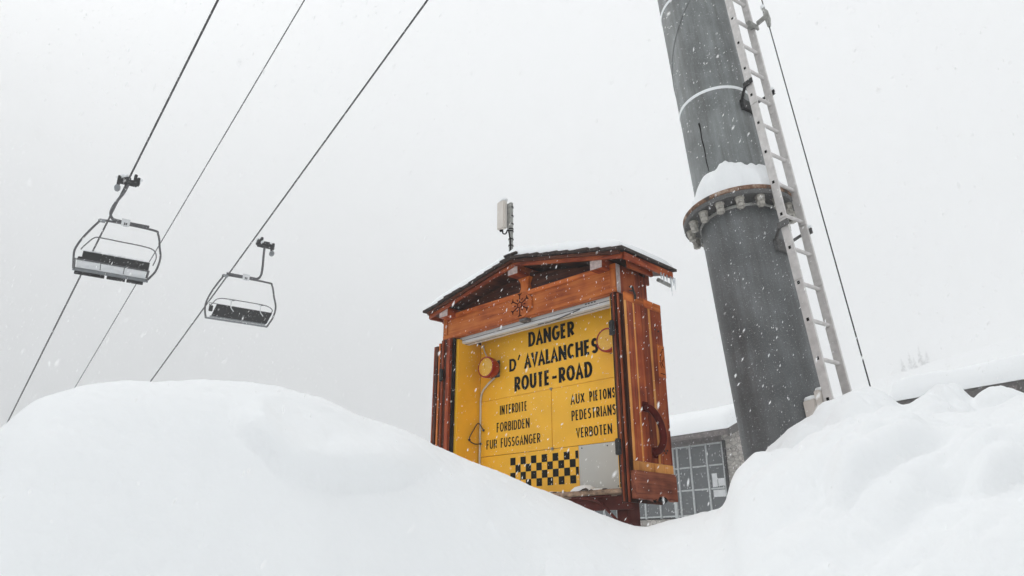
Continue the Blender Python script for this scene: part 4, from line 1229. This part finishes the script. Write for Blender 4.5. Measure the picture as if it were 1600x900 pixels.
ylist = [0.09, 0.62, 1.17, 1.62, 1.80, 2.36, 2.92, 3.48, 4.04, 4.6, 5.16]
zlist = [0.93, 1.60, 2.22, 2.80]
for i, y in enumerate(ylist):
    w = 0.05 if i == 4 else 0.022
    G('mullion', 'mullion', -0.02, 0.05, y - w, y + w, 0.88, 2.826, wnd)
for z in zlist:
    for y0, y1 in zip(ylist[:-1], ylist[1:]):
        G('transom', 'mullion', -0.012, 0.045, y0 + 0.051, y1 - 0.051, z - 0.02, z + 0.02, wnd)
for y0, y1 in zip(ylist[:-1], ylist[1:]):
    for z0, z1 in zip(zlist[:-1], zlist[1:]):
        G('pane', 'glass', 0.020, 0.030, y0 + 0.01, y1 - 0.01, z0 + 0.005, z1 - 0.005, wnd)
nt = empty('pane_reflection'); nt.parent = lodge  # pale sheets stand in for bright reflections in the panes
G('sheet', 'pan', 0.012, 0.017, 0.14, 0.52, 1.38, 1.56, nt); G('sheet', 'pan', 0.012, 0.017, 0.12, 0.34, 1.66, 1.86, nt); G('sheet', 'pan', 0.012, 0.017, 0.36, 0.52, 1.64, 2.0, nt)
# roof: eave overhangs the front, rake overhangs the gable
rp = math.tan(math.radians(23))
def rf(x, y, off):
    return (x, y, 2.97 + ZL + (x + 0.6) * rp + off)
rv = MB()
a = [(-0.6, -0.55), (0.62, -0.55), (0.62, 9.2), (-0.6, 9.2)]
rv.add([rf(x, y, 0.0) for x, y in a] + [rf(x, y, 0.10) for x, y in a], [(3, 2, 1, 0), (4, 5, 6, 7), (0, 1, 5, 4), (1, 2, 6, 5), (2, 3, 7, 6), (3, 0, 4, 7)])
lr = rv.build('roof', M['fascia'], lodge)
rb = MB(); a = [(0.622, -0.55), (4.4, -0.55), (4.4, 9.2), (0.622, 9.2)]
rb.add([rf(1.24 - x, y, 0.0)[2:] and (x, y, rf(1.24 - x, y, 0.0)[2]) for x, y in a] + [(x, y, rf(1.24 - x, y, 0.10)[2]) for x, y in a], [(3, 2, 1, 0), (4, 5, 6, 7), (0, 1, 5, 4), (1, 2, 6, 5), (2, 3, 7, 6), (3, 0, 4, 7)])
rb.build('back_slope', M['fascia'], lr)
rk = MB()
a = [(-0.62, -0.60), (0.62, -0.60), (0.62, -0.552), (-0.62, -0.552)]
rk.add([rf(x, y, -0.12) for x, y in a] + [rf(x, y, 0.12) for x, y in a], [(3, 2, 1, 0), (4, 5, 6, 7), (0, 1, 5, 4), (1, 2, 6, 5), (2, 3, 7, 6), (3, 0, 4, 7)])
rk.build('rake_board', M['greywood'], lr)
MB().tube([(-0.66, -0.55, 2.95 + ZL), (-0.66, 9.2, 2.95 + ZL)], 0.075, 10).build('gutter', M['fascia'], lr)


def snow_slab(name, org, xs, ys, base, thick, label, seed, rot):
    """rounded blanket of snow over a roof patch; base(x, y) = roof surface"""
    nx, ny = 34, 60
    gx, gy = np.linspace(xs[0], xs[1], nx), np.linspace(ys[0], ys[1], ny)
    tv, bv, fs = [], [], []
    for j in range(ny):
        for i in range(nx):
            x, y = float(gx[i]), float(gy[j])
            e_ = min((x - xs[0]) / 0.35, (y - ys[0]) / 0.35, (ys[1] - y) / 0.35, 1.0)
            t = thick * math.sqrt(max(0.0, 1 - (1 - max(e_, 0)) ** 2)) * 0.75 + 0.25 * thick
            t += float(0.09 * vnoise(np.array([x * 1.1 + seed]), np.array([y * 1.1]), seed)[0] + 0.03 * vnoise(np.array([x * 4]), np.array([y * 4]), seed + 1)[0])
            tv.append((x, y, base(x, y) + max(t, 0.02))); bv.append((x, y, base(x, y) + 0.004))
    n0 = nx * ny
    for j in range(ny - 1):
        for i in range(nx - 1):
            q = j * nx + i
            fs.append((q, q + 1, q + nx + 1, q + nx)); fs.append((n0 + q, n0 + q + nx, n0 + q + nx + 1, n0 + q + 1))
    for i in range(nx - 1):
        fs.append((i, n0 + i, n0 + i + 1, i + 1)); q = (ny - 1) * nx + i; fs.append((q, q + 1, n0 + q + 1, n0 + q))
    for j in range(ny - 1):
        q = j * nx; fs.append((q, q + nx, n0 + q + nx, n0 + q)); q = j * nx + nx - 1; fs.append((q, n0 + q, n0 + q + nx, q + nx))
    o = MB().add(tv + bv, fs, True).build(name, M['snow'])
    o.location = org; o.rotation_euler = (0, 0, rot)
    tag(o, label, 'snow', kind='stuff')
    return o


snow_slab('lodge_roof_snow', lodge.location, (-0.72, 4.5), (-0.62, 9.2), lambda x, y: rf(min(x, 1.24 - x), y, 0.10)[2], 0.34, 'thick snow blanket on the roof of the stone lodge', 41, lodge.rotation_euler[2])

# ------------------------------------------------------------------ shed with deep snow on its roof, right edge
shed = empty('shed', (6.022 * 1.6, 7.983 * 1.6, 0), (0, 0, math.atan2(Fd.y, Fd.x) - math.pi / 2))
tag(shed, 'low grey shed at right edge, only its weathered eave showing between snow layers', 'building')
EZ = 2.965 + EYE                                            # eave height
def sf(x, y, off):
    return (x, y, EZ + x * 0.16 - 0.02 * y + off)
S0, S1 = -6.0, 2.35
sv = MB(); a = [(0.0, S0), (5.0, S0), (5.0, S1), (0.0, S1)]
sv.add([sf(x, y, -0.03) for x, y in a] + [sf(x, y, 0.06) for x, y in a], [(3, 2, 1, 0), (4, 5, 6, 7), (0, 1, 5, 4), (1, 2, 6, 5), (2, 3, 7, 6), (3, 0, 4, 7)])
srf = sv.build('roof', M['greywood'], shed)
for k in range(14):                                         # splintered fascia boards along the eave
    y0 = S0 + (S1 - S0) * k / 14 + 0.01; y1 = S0 + (S1 - S0) * (k + 1) / 14
    dz0, dz1 = random.uniform(-0.09, -0.04), random.uniform(-0.09, -0.04)
    fbm = MB(); a = [(-0.05 - random.uniform(0, 0.02), y0), (-0.003, y0), (-0.003, y1), (-0.05 - random.uniform(0, 0.02), y1)]
    dzs = (dz0, dz0, dz1, dz1)
    fbm.add([sf(x, y, -0.16 + d) for (x, y), d in zip(a, dzs)] + [sf(x, y, 0.055) for x, y in a], [(3, 2, 1, 0), (4, 5, 6, 7), (0, 1, 5, 4), (1, 2, 6, 5), (2, 3, 7, 6), (3, 0, 4, 7)])
    fbm.build('eave_plank', M['greywood'], srf)
for k in range(9):
    y = S0 + 0.4 + k * 0.95
    MB().box(-0.10, 1.2, y, y + 0.12, sf(0.5, y, -0.24)[2], sf(0.5, y, -0.11)[2]).build('rafter', M['fascia'], srf)
MB().box(0.55, 0.85, S0 + 0.3, S1 - 0.3, 0.0, EZ - 0.15).build('wall', M['stone'], shed)
snow_slab('shed_roof_snow', shed.location, (-0.14, 4.9), (S0 - 0.1, S1 + 0.1), lambda x, y: sf(x, y, 0.06)[2], 0.46, 'deep snow slab on the shed roof at the right edge', 61, shed.rotation_euler[2])

# ------------------------------------------------------------------ faint conifers on the mountainside
def conifer(x, y, h, seed, label):
    z0 = ground_at(x, y)
    e = empty('conifer_tree', (x, y, z0 - 0.3))
    tag(e, label, 'tree', 'conifers on the mountainside')
    MB().tube([(0, 0, 0), (0, 0, h * 0.5), (0, 0, h * 0.97)], 0.2, 7, True, [h * 0.02, h * 0.012, 0.02]).build('trunk', M['bark'], e)
    rs_ = np.random.default_rng(seed)
    cr, sn = MB(), MB()
    lev = 17
    for k in range(lev):
        t = k / (lev - 1)
        zc = h * (0.14 + 0.84 * t)
        rad = h * 0.19 * (1 - t) ** 0.85 + 0.05 * h * 0.3
        nb = int(9 - 4 * t)
        for j in range(nb):
            a = rs_.uniform(0, 6.283)
            ln = rad * rs_.uniform(0.65, 1.15)
            d = Vector((math.cos(a), math.sin(a), 0)); s_ = Vector((-d.y, d.x, 0)) * ln * 0.30
            c0 = Vector((0, 0, zc)); tip = d * ln + Vector((0, 0, zc - ln * rs_.uniform(0.25, 0.55)))
            mid_ = c0 * 0.45 + tip * 0.55
            up = Vector((0, 0, ln * 0.10))
            (sn if rs_.random() < 0.4 else cr).add([c0, mid_ + s_, tip, mid_ - s_, mid_ + up, mid_ - up * 1.6], [(0, 1, 4), (1, 2, 4), (2, 3, 4), (3, 0, 4), (1, 0, 5), (2, 1, 5), (3, 2, 5), (0, 3, 5)])
    cr.build('crown', M['needles'], e, fix=False)
    sn.build('crown_snow', M['snow'], e, fix=False)
    return e


for k, (a_, r_, h_, lb) in enumerate((
        (30.15, 395, 8.5, 'leftmost of the faint conifers above the snowy shed roof'),
        (30.7, 402, 9.5, 'second faint conifer from left above the snowy shed roof'),
        (30.95, 398, 7.0, 'short faint conifer between two taller ones above the shed roof'),
        (31.4, 400, 11.5, 'tallest faint conifer above the snowy shed roof'),
        (31.8, 405, 8.0, 'rightmost of the faint conifers above the snowy shed roof'))):
    conifer(r_ * math.sin(math.radians(a_)), r_ * math.cos(math.radians(a_)), h_, 300 + k, lb)

# ------------------------------------------------------------------ falling snow
def flakes(name, n, r0, r1, smin, smax, seed):
    q = np.random.default_rng(seed)
    r = (q.uniform(0, 1, n) * (r1 ** 3 - r0 ** 3) + r0 ** 3) ** (1 / 3)
    az = np.radians(q.uniform(-58, 58, n)); el = np.radians(q.uniform(-4, 52, n))
    c = np.column_stack([r * np.sin(az) * np.cos(el), r * np.cos(az) * np.cos(el), r * np.sin(el) + EYE])
    s = smin + (smax - smin) * q.uniform(0, 1, n) ** 4.0
    fall = np.array([0.42, -0.10, 1.0]); fall /= np.linalg.norm(fall)
    d = fall + q.normal(0, 0.16, (n, 3)); d /= np.linalg.norm(d, axis=1)[:, None]
    u = np.cross(d, q.normal(size=(n, 3))); u /= np.linalg.norm(u, axis=1)[:, None]
    w = np.cross(d, u)
    el_ = q.uniform(1.2, 2.6, n)
    V = []                                                  # two crossed ragged crystals per flake
    for p_, q_ in ((d, u), (d, w)):
        for a_, b_ in ((1, 0.15), (0.1, 1), (-1, -0.1), (-0.15, -1)):
            k1 = (s * el_ * a_ * q.uniform(0.7, 1.1, n))[:, None]; k2 = (s * 0.6 * b_ * q.uniform(0.7, 1.1, n))[:, None]
            V.append(c + p_ * k1 + q_ * k2)
    vs = np.stack(V, 1).reshape(-1, 3)
    f0 = np.array([(0, 1, 2), (0, 2, 3), (4, 5, 6), (4, 6, 7)])
    fs = (np.arange(n)[:, None, None] * 8 + f0[None]).reshape(-1)
    me_ = bpy.data.meshes.new(name)
    me_.vertices.add(len(vs)); me_.vertices.foreach_set('co', vs.astype(np.float32).ravel())
    me_.loops.add(len(fs)); me_.loops.foreach_set('vertex_index', fs.astype(np.int32))
    me_.polygons.add(n * 4); me_.polygons.foreach_set('loop_start', (np.arange(n * 4) * 3).astype(np.int32))
    me_.update(calc_edges=True); me_.validate()
    return me_


def join_meshes(a, b):
    bm = bmesh.new(); bm.from_mesh(a); bm.from_mesh(b); bm.to_mesh(a); bm.free()
    return a


fm = join_meshes(flakes('falling_snow', 60000, 1.4, 8.0, 0.0015, 0.0052, 71), flakes('flakes_far', 42000, 8.0, 18.0, 0.0025, 0.008, 72))
fm = join_meshes(fm, flakes('flakes_near', 200, 0.8, 1.6, 0.002, 0.0045, 73))
fm.materials.append(M['flake'])
fo = bpy.data.objects.new('falling_snow', fm)
col.objects.link(fo)
tag(fo, 'white snowflakes drifting down through the air', 'snowflakes', kind='stuff')

for o in bpy.data.objects:
    if o.parent and o.name.split('.')[0] in ('snow_crust', 'snow_clump', 'crown_snow', 'crown', 'rime'):
        o['kind'] = 'stuff'

# ------------------------------------------------------------------ haze: the snow-filled air
zlo, zhi = float(ZZ.min()) - 1.5, float(ZZ.max()) + 25
hz = MB().box(-1000, 1000, -1000, 1000, zlo, zhi).build('haze', M['snow'])
hm = bpy.data.materials.new('haze_air'); hm.use_nodes = True
hn, hl = hm.node_tree.nodes, hm.node_tree.links
hn.clear()
ho = hn.new('ShaderNodeOutputMaterial'); pv = hn.new('ShaderNodeVolumePrincipled')
pv.inputs['Color'].default_value = (0.985, 0.99, 0.995, 1)
pv.inputs['Density'].default_value = 0.0045
pv.inputs['Anisotropy'].default_value = 0.0
hl.new(pv.outputs[0], ho.inputs['Volume'])
hm.cycles.volume_sampling = 'DISTANCE'
hm.cycles.homogeneous_volume = True
hz.data.materials.clear(); hz.data.materials.append(hm)
hz['kind'] = 'stuff'
tag(hz, 'pale snow-filled air that fades the mountainside', 'haze', kind='stuff')
